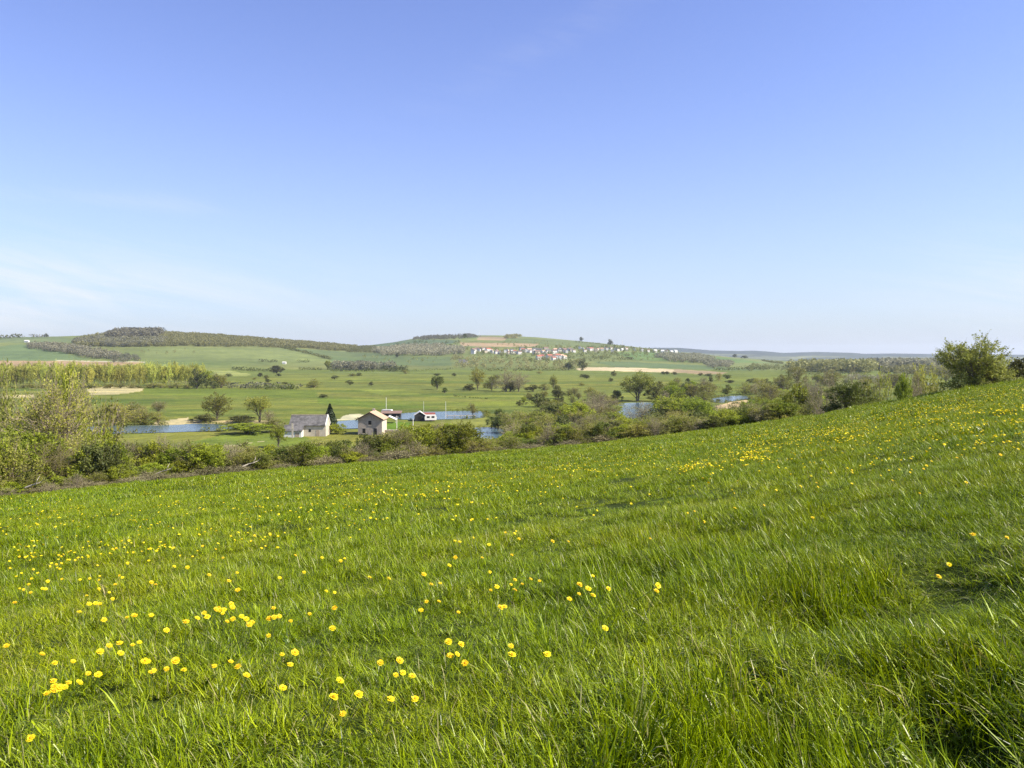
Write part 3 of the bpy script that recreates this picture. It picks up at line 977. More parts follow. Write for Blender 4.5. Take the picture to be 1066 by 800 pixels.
# shrubs and willows on the slope and around the ponds
MID = [
    # kind, px, base, width, height, label, cat
    ('olive_tree', 226, 438, 27, 28, 'pale green leafy tree on the dark bank right of the sand', 'tree'),
    ('olive_tree', 270, 440, 24, 27, 'round green tree beside the end of the left pond', 'tree'),
    ('dusk', 212, 440, 26, 8, 'dark bank scrub beneath the pale green tree by the pond', 'shrub'),
    ('dusk', 250, 441, 30, 8, 'dark scrub between the two trees by the pond', 'shrub'),
    ('bud', 280, 440, 14, 12, 'brownish shrub right of the round green tree', 'shrub'),
    ('olive', 120, 443, 44, 22, 'olive thicket on the far bank of the left pond', 'shrub'),
    ('olive', 150, 442, 30, 14, 'lower olive scrub beside the sandy bank', 'shrub'),
    ('fresh', 258, 452, 48, 11, 'low green scrub at the right end of the left pond', 'shrub'),
    ('olive', 285, 450, 30, 14, 'olive scrub left of the barn', 'shrub'),
    ('tree', 290, 466, 18, 21, 'small thin tree with a dark shadow on the grass before the barn', 'tree'),
    ('fresh', 350, 452, 20, 10, 'low shrub at the foot of the dark conifer', 'shrub'),
    ('olive', 330, 474, 30, 16, 'olive shrub in front of the lawn below the barn', 'shrub'),
    ('olive', 442, 459, 40, 16, 'pale olive willow in front of the boat shed', 'shrub'),
    ('fresh', 466, 458, 34, 16, 'yellow-green willow left of the middle pond', 'shrub'),
    ('bud', 424, 459, 26, 7, 'tan shrub before the lawn by the stone house', 'shrub'),
    ('olive', 410, 468, 34, 13, 'olive shrub below the stone house', 'shrub'),
    ('dark', 519, 447, 20, 20, 'dark tree over the far end of the middle pond', 'tree'),
    ('olive', 532, 452, 24, 22, 'olive tree right of the middle pond', 'tree'),
    ('olive', 548, 448, 26, 20, 'tan-green willow right behind the middle pond', 'tree'),
    ('fresh', 566, 452, 26, 22, 'green willow left of the grey willows', 'tree'),
    ('bud', 536, 464, 34, 22, 'tawny bare shrub on the right shore of the middle pond', 'shrub'),
    ('olive', 492, 432, 10, 12, 'thin small tree standing in the long pond', 'tree'),
    ('fresh', 600, 448, 34, 28, 'yellow-green tree left of the tall grey willow', 'tree'),
    ('bud', 614, 446, 30, 34, 'tall grey bare willow left of the glimpsed water', 'tree'),
    ('bud', 628, 444, 30, 32, 'grey bare willow just left of the blue water', 'tree'),
    ('olive', 580, 440, 26, 22, 'grey-green willow among the shrubs', 'tree'),
    ('fresh', 590, 462, 38, 20, 'bright low shrub behind the meadow edge', 'shrub'),
    ('olive', 648, 458, 44, 20, 'olive shrub below the glimpsed blue water', 'shrub'),
    ('bud', 668, 444, 34, 24, 'thin grey willow in front of the blue water', 'tree'),
    ('olive_tree', 664, 418, 34, 30, 'large bare rounded tree behind the blue water', 'tree'),
    ('dusk', 684, 418, 22, 20, 'dark round tree behind the blue water', 'tree'),
    ('dusk', 642, 418, 14, 11, 'short dark bush left behind the blue water', 'bush'),
    ('olive', 618, 420, 18, 14, 'olive bush in the meadow left of the water', 'bush'),
    ('fresh', 700, 444, 40, 30, 'yellow-green willow right of the blue water', 'tree'),
    ('fresh', 726, 446, 40, 30, 'broad yellow-green willow in the middle of the right scrub', 'tree'),
    ('olive', 706, 456, 40, 24, 'olive scrub below the broad yellow-green willow', 'shrub'),
    ('olive', 735, 416, 26, 16, 'olive willow behind the yellow-green ones', 'tree'),
    ('olive', 722, 414, 22, 14, 'olive scrub in the marsh', 'shrub'),
    ('dark', 757, 412, 10, 11, 'single round dark tree left of the pale water', 'tree'),
    ('fresh', 752, 446, 38, 18, 'yellow-green shrub below the pale water', 'shrub'),
    ('olive', 782, 442, 40, 19, 'olive shrub right of the tan bank', 'shrub'),
    ('dark', 766, 452, 40, 18, 'dark scrub low on the slope', 'shrub'),
    ('fresh', 812, 434, 34, 19, 'yellow-green shrub on the slope right of the tan bank', 'shrub'),
    ('fresh', 842, 430, 30, 24, 'yellow-green willow shrub near the brow', 'shrub'),
    ('olive', 800, 416, 26, 16, 'olive scrub beyond the tan bank', 'shrub'),
    ('olive', 776, 411, 20, 12, 'olive bush beyond the pale water', 'bush'),
    ('dusk', 800, 408, 10, 10, 'small dark bush in the right marsh', 'bush'),
    ('olive', 792, 406, 16, 12, 'olive bush at the far side of the right marsh', 'bush'),
    ('olive', 814, 410, 24, 18, 'feathery olive willow in the right marsh', 'tree'),
    ('olive', 830, 402, 22, 20, 'pale feathery tree on the far side of the right marsh', 'tree'),
    ('dusk', 784, 399, 12, 5, 'flat dark bush in the far right pasture', 'bush'),
    ('dusk', 760, 399, 9, 3, 'tiny dark bush in the far right pasture', 'bush'),
    ('dark', 822, 422, 8, 8, 'little dark bush beside the bright shrub', 'bush'),
    ('olive', 866, 402, 26, 16, 'olive willow beyond the bare tree', 'tree'),
    ('dusk', 880, 399, 10, 3, 'flat dark bush in the pasture beyond the brow', 'bush'),
    ('olive', 930, 404, 30, 14, 'olive thicket in the pasture beyond the brow', 'shrub'),
    ('olive', 985, 395, 26, 12, 'grey olive thicket left behind the hawthorn', 'shrub'),
    # valley pasture
    ('dark', 455, 406, 12, 14, 'lone round dark tree in the middle of the pasture', 'tree'),
    ('dark', 463, 409.5, 6, 6, 'little bush just right of the lone round tree', 'bush'),
    ('olive_tree', 497, 406, 15, 22, 'tall olive tree at the left end of the pasture clump', 'tree'),
    ('dusk', 489, 407, 12, 7, 'low dark bush at the left foot of the pasture clump', 'bush'),
    ('olive', 512, 407, 18, 16, 'olive tree inside the pasture clump', 'tree'),
    ('bud', 527, 408, 24, 22, 'grey bare tree in the middle of the pasture clump', 'tree'),
    ('bud', 540, 408, 20, 20, 'grey bare tree at the right of the pasture clump', 'tree'),
    ('dusk', 531, 408, 14, 10, 'dark bush under the grey trees of the pasture clump', 'bush'),
    ('dusk', 555, 408, 15, 7, 'low dark scrub right of the pasture clump', 'bush'),
    ('olive', 567, 407, 10, 8, 'low olive bush near the slender tree', 'bush'),
    ('olive_tree', 576, 406, 8, 15, 'slender tree at the right end of the pasture clump', 'tree'),
    ('dusk', 541, 423, 7, 6, 'small dark bush on the ditch bank, left one', 'bush'),
    ('dusk', 569, 423, 8, 8, 'small dark bush on the ditch bank, right one', 'bush'),
    ('dusk', 585, 422, 6, 9, 'thin dark bush left of the grey willow trees', 'bush'),
    ('olive', 596, 421, 8, 9, 'thin olive bush left of the tall grey willow', 'bush'),
    ('dusk', 205, 405, 18, 20, 'dark round tree at the right end of the poplar plantation', 'tree'),
    ('fresh', 215, 404, 18, 17, 'yellow-green round tree right of the dark one by the poplars', 'tree'),
    ('olive', 230, 404, 22, 14, 'olive bush at the start of the brown hedge', 'bush'),
    ('dusk', 222, 405, 12, 8, 'dark scrub below the yellow-green round tree', 'bush'),
    ('dusk', 364, 401, 8, 5, 'small dark oval bush alone in the pasture', 'bush'),
    ('olive', 327, 404, 16, 9, 'thin olive copse in the pasture', 'bush'),
    ('dusk', 277, 395, 6, 4, 'tiny dark bush below the hedge lines', 'bush'),
    ('dusk', 290, 392, 6, 3, 'tiny dark bush at the end of the hedge lines', 'bush'),
    ('dusk', 288, 389, 14, 8, 'dark green bush at the right end of the upper hedge', 'bush'),
    ('fresh', 341, 385, 7, 9, 'small round tree at the left end of the grove', 'tree'),
    ('dusk', 639, 392, 5, 6, 'small dark tree below the tan field, left one', 'tree'),
    ('dusk', 690, 390, 5, 3, 'dark dot of a bush on the tan field edge', 'bush'),
    ('dusk', 694, 390, 6, 3, 'dark bush on the tan field edge, second in line', 'bush'),
    ('dusk', 702, 390.5, 7, 3, 'dark bush on the tan field edge, third in line', 'bush'),
    ('dusk', 729, 391.5, 6, 3, 'dark bush below the brown field', 'bush'),
    ('dusk', 738, 392, 8, 3, 'long dark bush below the brown field', 'bush'),
    ('dark', 672, 399, 8, 6, 'low bush behind the rounded bare tree', 'bush'),
    ('dusk', 716, 398, 5, 4, 'small bush alone in the right pasture', 'bush'),
    ('dusk', 740, 398, 5, 6, 'upright small bush in the right pasture', 'bush'),
]
for k, px_, b_, w_, h_, l_, c_ in MID:
    plant_at(k, px_, b_, w_, h_, l_, c_, None, {'tree': 'valley_tree', 'bush': 'valley_bush', 'shrub': 'valley_shrub'}[c_])

# the carr: willow and alder scrub filling the wet ground round the right-hand ponds
for (x0, x1, b0, b1, n_, h0, h1, lb_) in ((556, 640, 440, 466, 34, 16, 26, 'among the ponds behind the middle of the meadow edge'), (640, 720, 444, 462, 26, 15, 24, 'below the glimpsed blue water'),
                                    (690, 800, 436, 452, 36, 12, 21, 'on the wet ground right of the blue water'), (690, 736, 409, 420, 10, 9, 15, 'on the far shore of the right ponds'),
                                    (785, 880, 408, 432, 30, 7, 14, 'in the marsh behind the right part of the brow'), (556, 640, 424, 440, 16, 10, 17, 'on the far side of the pond scrub'),
                                    (880, 985, 396, 408, 13, 6, 11, 'in the marsh left of the big hawthorn'), (408, 490, 458, 472, 22, 9, 16, 'below the stone house and boat shed'),
                                    (60, 170, 430, 443, 14, 8, 16, 'on the far bank of the left pond'),
                                    (700, 860, 396, 410, 22, 5, 9, 'along the far edge of the right marsh'), (540, 640, 412, 424, 12, 6, 11, 'along the ditch beyond the pond scrub')):
    for k in range(n_):
        px_ = _rng.uniform(x0, x1)
        b_ = _rng.uniform(b0, b1)
        if 636 < px_ < 690 and b_ < 452 and b_ > 415:
            continue
        k_ = _rng.choice(['olive', 'olive', 'fresh', 'bud', 'willow', 'dusk', 'olive'])
        h_ = _rng.uniform(h0, h1)
        w_ = {'olive': 'olive-green', 'fresh': 'yellow-green', 'bud': 'bare grey-tan', 'willow': 'thin pale', 'dusk': 'dull dark'}[k_]
        plant_at(k_, px_, b_, h_ * _rng.uniform(0.9, 1.5), h_, '%s willow scrub %s' % (w_, lb_), 'shrub', 'willow scrub %s' % lb_, 'willow_shrub')

for k in range(34):
    px_ = _rng.uniform(230, 900)
    b_ = _rng.choice([_rng.uniform(388, 396), _rng.uniform(392, 405), _rng.uniform(400, 420)])
    if (290 < px_ < 540 and b_ > 415) or (640 < px_ < 700 and b_ > 412):
        continue
    plant_at(_rng.choice(['dusk', 'olive', 'dusk', 'dark']), px_, b_, _rng.uniform(4, 9), _rng.uniform(2, 4.5), 'little stray bush dotted over the valley pasture', 'bush', 'stray bushes in the pasture', 'stray_bush')

# dark conifer beside the barn
def conifer(seed):
    rng = np.random.default_rng(seed)
    n = 5200
    u_ = rng.uniform(0, 1, n) ** 0.8
    prof = np.clip(np.minimum((1 - u_) * 1.0 + 0.02, 0.25 + u_ * 2.2), 0, 0.62)
    a = rng.uniform(0, 2 * np.pi, n)
    rr = prof * 0.40 * np.sqrt(rng.uniform(0.35, 1, n)) * (0.8 + 0.35 * vnoise(a * 2.2, u_ * 13, seed))
    P = np.stack([np.cos(a) * rr, np.sin(a) * rr, 0.03 + u_ * 0.96], 1)
    lv, lf, lc = leaves_from(P, 0.030, rng, np.full(n, 0.5))
    W, Wf = tubes_from([(np.array([[0, 0, -0.02], [0.004, 0, 0.4], [0, 0.003, 0.95]]), np.array([0.022, 0.014, 0.003]))], 6)
    return W, Wf, lv, lf, lc


W, Wf, lv, lf, lc = conifer(4)
x, y, z = hit(343.5, 450)
r = thing('conifer_tree', 'dark narrow conifer standing at the gable of the slate-roofed barn', 'tree', (x, y, z), 0, None, (9.0, 9.0, 9.2))
mesh_obj('trunk', W, Wf, M_BARK, r)
mesh_obj('crown', lv, lf, L_CONIFER, r, cols=lc)

# poplar plantation, left across the valley
for k in range(140):
    px_ = -60 + k * 1.94 + _rng.uniform(-1.2, 1.2)
    b_ = 403.5 - 0.004 * px_ - _rng.choice([0, 1.2, 2.4, 3.6])
    h_ = _rng.uniform(19.5, 23.5) - max(0, (px_ - 185) * 0.12)
    plant_at('poplar', px_, b_, _rng.uniform(7, 10), h_, 'slim yellow-green poplar in the plantation across the valley', 'poplar', 'poplars of the plantation', 'poplar_tree')
for k in range(26):
    px_ = -20 + k * 8.6 + _rng.uniform(-3, 3)
    plant_at('olive', px_, 404.5, _rng.uniform(8, 13), _rng.uniform(3, 6), 'low olive undergrowth bush at the foot of the poplars', 'bush', 'bushes at the foot of the poplars', 'undergrowth_bush')

# ------------------------------------------------------------------ woods, hedges: masses of far trees


def mass(name, label, trees, mat, leaf=0.16, n=34, kind='stuff', cat=None, seed=1, squash=1.0):
    """trees: (x, y, z, h, w)"""
    rng = np.random.default_rng(seed)
    T = np.array(trees)
    m_ = len(T)
    d = rng.normal(size=(m_, n, 3))
    d /= np.linalg.norm(d, axis=2)[..., None]
    rad = rng.uniform(0.5, 1.0, (m_, n, 1)) ** 0.5
    P = d * rad
    P[..., 0] *= T[:, 4, None] * 0.5
    P[..., 1] *= T[:, 4, None] * 0.5
    P[..., 2] = T[:, 3, None] * (0.54 + 0.46 * P[..., 2] * squash)
    P += T[:, None, :3]
    tone = np.repeat(rng.uniform(0.25, 0.75, m_), n)
    sz = np.repeat(T[:, 3] * leaf, n)
    P = P.reshape(-1, 3)
    lv, lf, lc = leaves_from(P, 1.0, rng, tone)
    ctr = np.repeat(P, 4, axis=0)
    lv = ctr + (lv - ctr) * np.repeat(sz, 4)[:, None]
    o = mesh_obj(name, lv, lf, mat, cols=lc)
    return tag(o, label, cat, None, kind)


def wood(name, label, poly, mat, h=(8, 13), spacing=7.0, seed=1, ymin=900, drop=0.0, n=60, leaf=0.12):
    """a wood whose footprint is the polygon surveyed on the hillside"""
    rng = np.random.default_rng(seed)
    P = np.array(poly, float)
    N = 60
    xs = np.linspace(P[:, 0].min(), P[:, 0].max(), N)
    # world-space bounds
    pts = [hit(a, b, ymin) for a, b in poly]
    x0, x1 = min(p[0] for p in pts), max(p[0] for p in pts)
    y0_, y1_ = min(p[1] for p in pts), max(p[1] for p in pts)
    cnt = int((x1 - x0 + 10) * (y1_ - y0_ + 10) / spacing ** 2)
    cnt = min(cnt, 30000)
    X = rng.uniform(x0 - 5, x1 + 5, cnt)
    Y = rng.uniform(y0_ - 5, y1_ + 5, cnt)
    z = height(X, Y)
    px_ = 533 + F * X / Y
    py_ = HOR - F * z / Y
    k = in_poly(px_ + (vnoise(X / 25, Y / 60, seed) - .5) * 8, py_ + (vnoise(X / 40, Y / 50, seed + 3) - .5) * 1.6, poly)
    k &= rng.uniform(0, 1, cnt) > drop
    X, Y, z = X[k], Y[k], z[k]
    h_ = rng.uniform(*h, len(X))
    return mass(name, label, np.stack([X, Y, z + E, h_, h_ * rng.uniform(0.7, 1.1, len(X))], 1), mat, leaf, n, 'stuff', None, seed)


def hedge(name, label, line, mat, h=3.0, step=2.2, seed=1, ymin=None, cat='hedge', n=34, leaf=0.2):
    rng = np.random.default_rng(seed)
    W_ = [hit(a, b, ymin) for a, b in line]
    T = []
    for a, b in zip(W_[:-1], W_[1:]):
        L = math.hypot(b[0] - a[0], b[1] - a[1])
        for k in range(int(L / step) + 1):
            s = min(1, k * step / L)
            if rng.uniform() < 0.12:
                continue
            x_ = a[0] + (b[0] - a[0]) * s + rng.normal(0, 0.8)
            y_ = a[1] + (b[1] - a[1]) * s + rng.normal(0, 0.8)
            hh = h * rng.uniform(0.6, 1.35)
            T.append((x_, y_, hz1(x_, y_) + E - 0.2, hh, hh * rng.uniform(1.3, 2.2)))
    return mass(name, label, T, mat, leaf, n, None, cat, seed)


wood('hilltop_wood', 'long mixed wood along the crest of the left hill', [(78, 360.5), (80, 354.5), (112, 349.5), (160, 347.6), (210, 350.6), (270, 354.6), (330, 359), (368, 362), (372, 365),
     (345, 365.5), (300, 362.5), (262, 361), (170, 361.3), (130, 361.3)], L_WOODO, (5, 11), 6.0, 3)
wood('hilltop_copse', 'taller grey-brown copse crowning the left hill', [(112, 352), (122, 349), (145, 348), (165, 349), (165, 354), (115, 355)], L_WOODG, (15, 20), 8, 4)
wood('grey_wood', 'grey bare wood at the left end of the crest wood', [(78, 360.5), (82, 356), (110, 353), (172, 355), (172, 361.3), (130, 361.3)], L_WOODG, (9, 13), 9, 5)
wood('diagonal_wood', 'purplish bare strip of trees slanting down the left hillside', [(28, 360), (45, 360), (70, 362), (110, 369), (128, 374), (100, 373.5), (56, 367), (32, 362.5)], L_WOODG, (7, 12), 7, 6)
wood('slope_scrub', 'low scrub above the pale track on the left hill', [(112, 375), (125, 371), (150, 374), (148, 377), (118, 378.5)], L_WOODG, (5, 8), 8, 7)
wood('grey_blue_wood', 'grey wood in the hollow left of the village', [(384, 366), (420, 362), (452, 360.5), (484, 364), (484, 370), (452, 371), (400, 370.5)], L_WOODG, (8, 13), 9, 8, drop=0.2)
wood('saddle_wood', 'olive wood in the saddle between the two hills', [(335, 361.5), (365, 362), (395, 362), (430, 367), (420, 369), (360, 367)], L_WOODO, (4, 7), 8, 9)
wood('summit_wood', 'dark wood along the flat summit of the far hill', [(430, 353.4), (445, 350.8), (487, 349.4), (500, 350.6), (486, 352.6), (440, 355)], L_WOODG, (4, 9), 9, 10, drop=0.45)
wood('summit_copse', 'small dark copse on the summit right of the wood', [(527, 351.0), (541, 350.6), (541, 352.5), (528, 353)], L_WOODO, (7, 13), 10, 11)
wood('upland_scrub', 'patchy scrub on the hillside left of the village', [(400, 360), (450, 356), (480, 357), (490, 366), (440, 366)], L_HEDGE, (5, 8), 20, 12, drop=0.5)
wood('village_trees', 'dark garden trees mixed in among the village houses', [(490, 366), (560, 362), (640, 361), (700, 366), (650, 372), (600, 380), (550, 378), (500, 372)], L_HEDGE, (5, 8.5), 25, 13)
wood('below_village', 'scrubby trees in the fields just below the village', [(470, 372), (560, 375), (610, 378), (612, 385), (540, 386), (470, 383)], L_WOODO, (5, 9), 18, 14, drop=0.2)
wood('right_slope_wood', 'grey rounded wood on the slope right of the village', [(680, 373), (690, 371), (728, 372), (742, 376), (735, 379), (700, 377.5)], L_WOODG, (8, 13), 9, 15)
wood('right_scrub', 'grey scrub at the foot of the right slope', [(735, 381), (745, 378), (760, 378), (762, 383), (740, 384)], L_WOODG, (6, 10), 10, 16)
wood('flat_wood', 'long yellow-green plantation on the flats at the right', [(822, 388), (835, 385.5), (905, 385), (910, 389)], L_WOODO, (14, 20), 11, 17)
wood('purple_wood', 'purple-grey bare plantation left behind the hawthorn', [(900, 386), (905, 383.2), (960, 382.6), (990, 384), (985, 387)], L_WOODG, (15, 21), 11, 18)
wood('green_plantation', 'thin green plantation right across the flats', [(905, 389.5), (990, 388), (1066, 388), (1100, 390), (1066, 391.5), (960, 392)], L_WOODO, (9, 13), 11, 19, drop=0.3)
wood('pasture_scrub', 'thin olive scrub in the fields between the saddle and the grove', [(345, 372), (400, 371.5), (470, 373), (490, 380), (440, 381), (400, 377)], L_WOODO, (4, 7), 30, 31, drop=0.45)
wood('hill_thicket', 'ragged grey-olive thicket under the left crest wood', [(140, 364), (200, 363), (215, 367), (170, 372), (140, 370)], L_WOODO, (3, 6), 24, 32, drop=0.5)
wood('ridge_scrub', 'loose scrub on the hill above the village', [(505, 357.5), (560, 355), (600, 358), (590, 362), (540, 362)], L_WOODO, (3, 6), 26, 33, drop=0.4)
wood('low_slope_scrub', 'speckled scrub across the low slope right of the village', [(610, 371), (680, 369), (690, 374), (640, 378), (612, 378)], L_WOODO, (3, 6), 26, 34, drop=0.4)
wood('right_pasture_trees', 'scattered trees in the far right pasture before the plantation', [(770, 381), (830, 380), (850, 386), (780, 387)], L_WOODO, (5, 9), 24, 35, drop=0.4)
wood('near_grove', 'straight-edged grove of grey trees in the valley pasture', [(350, 385.5), (352, 383.8), (408, 383.8), (410, 385.6)], L_WOODG, (10, 14), 7, 20)
wood('lower_grove', 'low trees trailing right from the grey grove', [(392, 387), (395, 386), (425, 386), (424, 387.4)], L_HEDGE, (6, 9), 8, 21)

T_ = []
rr_ = np.random.default_rng(8)
for V in SHORES:
    n_ = len(V)
    for k in range(n_):
        a, b = V[k], V[(k + 1) % n_]
        L = math.hypot(b[0] - a[0], b[1] - a[1])
        for q in range(int(L / 0.9) + 1):
            f_ = q * 0.9 / max(L, 0.9)
            gap = vnoise(np.array([(a[0] + (b[0] - a[0]) * f_) / 9]), np.array([(a[1] + (b[1] - a[1]) * f_) / 9]), 5)[0]
            if gap < 0.4:
                continue
            h_ = rr_.uniform(0.35, 1.2) * (0.5 + gap)
            T_.append((a[0] + (b[0] - a[0]) * f_ + rr_.normal(0, 0.6), a[1] + (b[1] - a[1]) * f_ + rr_.normal(0, 0.6), a[2] - 0.15, h_, rr_.uniform(0.8, 1.8)))
mass('reeds', 'rough reeds and sedge along the pond margins', T_, L_OLIVE, 0.22, 16, 'stuff', None, 77)

HEDGES = [
    ('dark hedge slanting down the hill field left of the grove', [(290, 361.5), (310, 366), (346, 375)], L_HEDGE, 5.5, 5),
    ('thin dark hedge across the left hill field', [(272, 377), (288, 377.4)], L_HEDGE, 5, 5),
    ('short hedge right of the thin one on the left hill', [(312, 377.6), (321, 377.6)], L_HEDGE, 5, 5),
    ('dark hedge on the low slope above the brown hedge', [(243, 385), (262, 386.3), (296, 387.5)], L_HEDGE, 4.5, 3.5),
    ('hedge running left from the grey grove', [(312, 385.5), (335, 385.5)], L_HEDGE, 4, 3.5),
    ('dark hedge along the foot of the grey grove', [(344, 386.8), (412, 387)], L_HEDGE, 4, 3.5),
    ('long brown hedge right of the poplar plantation', [(238, 404.5), (265, 404.5), (309, 405)], L_WOODG, 4.0, 2.0),
    ('dark end of the long brown hedge', [(270, 405.6), (309, 405.8)], L_HEDGE, 3.4, 2.0),
    ('hedge in the field above the village pasture', [(494, 386.6), (552, 386.4), (600, 385.8)], L_HEDGE, 4.5, 4),
    ('hedge below the grey wood, right of the village', [(640, 374.6), (660, 375.2)], L_HEDGE, 6, 5),
    ('long low hedge on the far right pasture', [(830, 390), (905, 391.5)], L_HEDGE, 4, 4),
    ('dark hedge in front of the right plantation', [(880, 396.0), (925, 395)], L_WOODG, 5, 3),
    ('field hedge under the right slope', [(745, 386), (800, 385), (860, 386)], L_HEDGE, 5, 5),
    ('hedge high on the right slope', [(794, 376), (815, 379.3)], L_HEDGE, 5, 5),
    ('short dark hedge on the pasture beside the pasture clump', [(405, 386.9), (425, 387), (470, 385)], L_HEDGE, 3, 6),
    ('ditch bank of dark sedge in the pasture', [(545, 421.5), (565, 421)], L_HEDGE, 1.6, 1.4),
    ('dark line of sedge left of the ditch bank', [(470, 412), (482, 414), (510, 416)], L_HEDGE, 0.9, 2.4),
    ('hedge of trees along the crest left of the village', [(600, 356.5), (625, 359), (650, 361)], L_HEDGE, 5, 9),
    ('tree line at the far left crest', [(-60, 352.6), (12, 352.4)], L_HEDGE, 7, 8),
    ('short tree line on the far left crest', [(15, 352), (26, 351.8)], L_HEDGE, 8, 6),
    ('scattered crest bushes on the left hill', [(33, 351.5), (50, 351.4)], L_WOODG, 7, 8),
]
for q, (l_, ln, mt, h_, st) in enumerate(HEDGES):
    hedge('hedge', l_, ln, mt, h_, st, 200 + q)

# solitary trees on the hills
for l_, px_, b_, w_, h_ in [('dark tree standing on the crest above the village', 605, 355.6, 4, 4.4), ('larger dark tree on the crest at the right end of the village', 635, 359.5, 5.5, 6),
                            ('dark tree below the crest wood of the far hill', 484, 352.6, 4, 5), ('tall tree at the far left crest', 48, 351.4, 4, 4),
                            ('lone tree in the field below the village', 607, 384.5, 9, 11), ('broad tree at the right end below the village', 592, 385.4, 11, 8),
                            ('small tree at the left end of the tan field', 606, 386, 3, 3), ('dark pair of trees in the hollow left of the village', 414, 372.5, 5, 5),
                            ('bush alone on the right hill pasture', 765, 371.8, 5, 3.4), ('small trees on the brow of the right slope', 775, 373.4, 8, 3)]:
    plant_at('dusk', px_, b_, w_, h_, l_, 'tree', None, 'hill_tree', 900)

# ------------------------------------------------------------------ buildings
M_STONE = plain('rubble_stone', (0.31, 0.265, 0.225), 0.9, 0.1, 0.3, 1.6, 0.5)
M_CREAM = plain('cream_plaster', (0.47, 0.41, 0.32), 0.9, 0.1, 0.2, 0.9, 0.25)
M_WHITE = plain('white_plaster', (0.64, 0.615, 0.565), 0.85, 0.2, 0.12, 0.8)
M_SLATE = plain('old_slates', (0.115, 0.108, 0.102), 0.85, 0.2, 0.62, 0.9, 0.5)
M_TILE = plain('orange_tiles', (0.46, 0.29, 0.19), 0.85, 0.2, 0.25, 1.3, 0.5)
M_RED = plain('red_tiles', (0.34, 0.13, 0.085), 0.85, 0.2, 0.25, 1.0)
M_BROWNT = plain('brown_tiles', (0.20, 0.13, 0.10), 0.85, 0.2, 0.25, 1.0)
M_BLACK = plain('dark_opening', (0.012, 0.011, 0.010), 0.6, 0.3, 0.2, 1)
M_TAR = plain('tarred_boards', (0.03, 0.028, 0.026), 0.75, 0.3, 0.35, 2)
M_POLE = plain('pale_pole', (0.66, 0.63, 0.56), 0.6, 0.3, 0.15, 3)
M_RUST = plain('rust_red_boards', (0.20, 0.07, 0.05), 0.8, 0.2, 0.3, 2)
M_WOODP = plain('weathered_wood', (0.36, 0.29, 0.21), 0.85, 0.2, 0.3, 3)


def box(V, Fc, x0, x1, y0, y1, z0, z1):
    b = len(V)
    V += [(x0, y0, z0), (x1, y0, z0), (x1, y1, z0), (x0, y1, z0), (x0, y0, z1), (x1, y0, z1), (x1, y1, z1), (x0, y1, z1)]
    Fc += [[b, b + 3, b + 2, b + 1], [b + 4, b + 5, b + 6, b + 7], [b, b + 1, b + 5, b + 4], [b + 1, b + 2, b + 6, b + 5], [b + 2, b + 3, b + 7, b + 6], [b + 3, b, b + 4, b + 7]]


def prism(poly, axis, a0, a1):
    """extrude a 2-D outline; axis 'x': outline in (y, z) run along x; axis 'y': outline in (x, z) run along y"""
    n_ = len(poly)
    V = []
    for a in (a0, a1):
        for p, q in poly:
            V.append((a, p, q) if axis == 'x' else (p, a, q))
    Fc = [list(range(n_))[::-1], list(range(n_, 2 * n_))]
    for k in range(n_):
        j = (k + 1) % n_
        Fc.append([k, j, n_ + j, n_ + k])
    return V, Fc


def fix_normals(o):
    bm_ = bmesh.new()
    bm_.from_mesh(o.data)
    bmesh.ops.recalc_face_normals(bm_, faces=bm_.faces)
    bm_.to_mesh(o.data)
    bm_.free()
    return o


def pobj(name, vf, mat, parent):
    return fix_normals(mesh_obj(name, vf[0], vf[1], mat, parent))


def bobj(name, boxes, mat, parent):
    V, Fc = [], []
    for b in boxes:
        box(V, Fc, *b)
    return fix_normals(mesh_obj(name, V, Fc, mat, parent))


def roof_pair(half, rise, eave, over, th, axis, a0, a1):
    """two roof slopes as one chevron section"""
    sl = rise / half
    ho = half + over
    zo = eave - sl * over
    zr_ = eave + rise
    return prism([(-ho, zo), (0, zr_), (ho, zo), (ho, zo + th), (0, zr_ + th * 1.15), (-ho, zo + th)], axis, a0, a1)


# cream barn with slate roof (ridge along x)
x, y, z = hit(322.5, 453.5)
r = thing('barn', 'long cream barn with a dark slate roof and a lean-to, on the valley floor', 'barn', (x, y, z), R(2))
L2, W2 = 5.6, 3.4
pobj('wall', prism([(-W2, -0.5), (W2, -0.5), (W2, 3.5), (0, 6.1), (-W2, 3.5)], 'x', -L2, L2), M_CREAM, r)
rf = pobj('roof', roof_pair(W2, 2.6, 3.5, 0.35, 0.22, 'x', -L2 - 0.05, L2 - 0.15), M_SLATE, r)
bobj('ridge_cap', [(-L2 - 0.1, L2 - 0.1, -0.16, 0.16, 6.3, 6.5)], M_WOODP, rf)
pobj('gable_coping', prism([(-W2 - 0.35, 3.2), (0, 5.95), (W2 + 0.35, 3.2), (W2 + 0.35, 3.65), (0, 6.55), (-W2 - 0.35, 3.65)], 'x', L2 - 0.13, L2 + 0.12), M_WHITE, r)
lt = bobj('lean_to', [(-6.6, -1.2, -W2 - 2.6, -W2 + 0.02, -0.5, 2.0)], M_WHITE, r)
pobj('lean_to_roof', prism([(-W2 - 2.9, 1.75), (-W2 - 0.003, 3.42), (-W2 - 0.003, 3.62), (-W2 - 2.9, 1.97)], 'x', -6.9, -0.9), M_SLATE, lt)
bobj('door', [(-3.2, -1.9, -W2 - 2.64, -W2 - 2.57, -0.1, 1.5)], M_WOODP, lt)
bobj('door', [(2.6, 3.7, -W2 - 0.05, -W2 + 0.04, -0.1, 1.95)], M_WOODP, r)
bobj('window', [(0.4, 1.1, -W2 - 0.04, -W2 + 0.04, 1.4, 2.2)], M_BLACK, r)
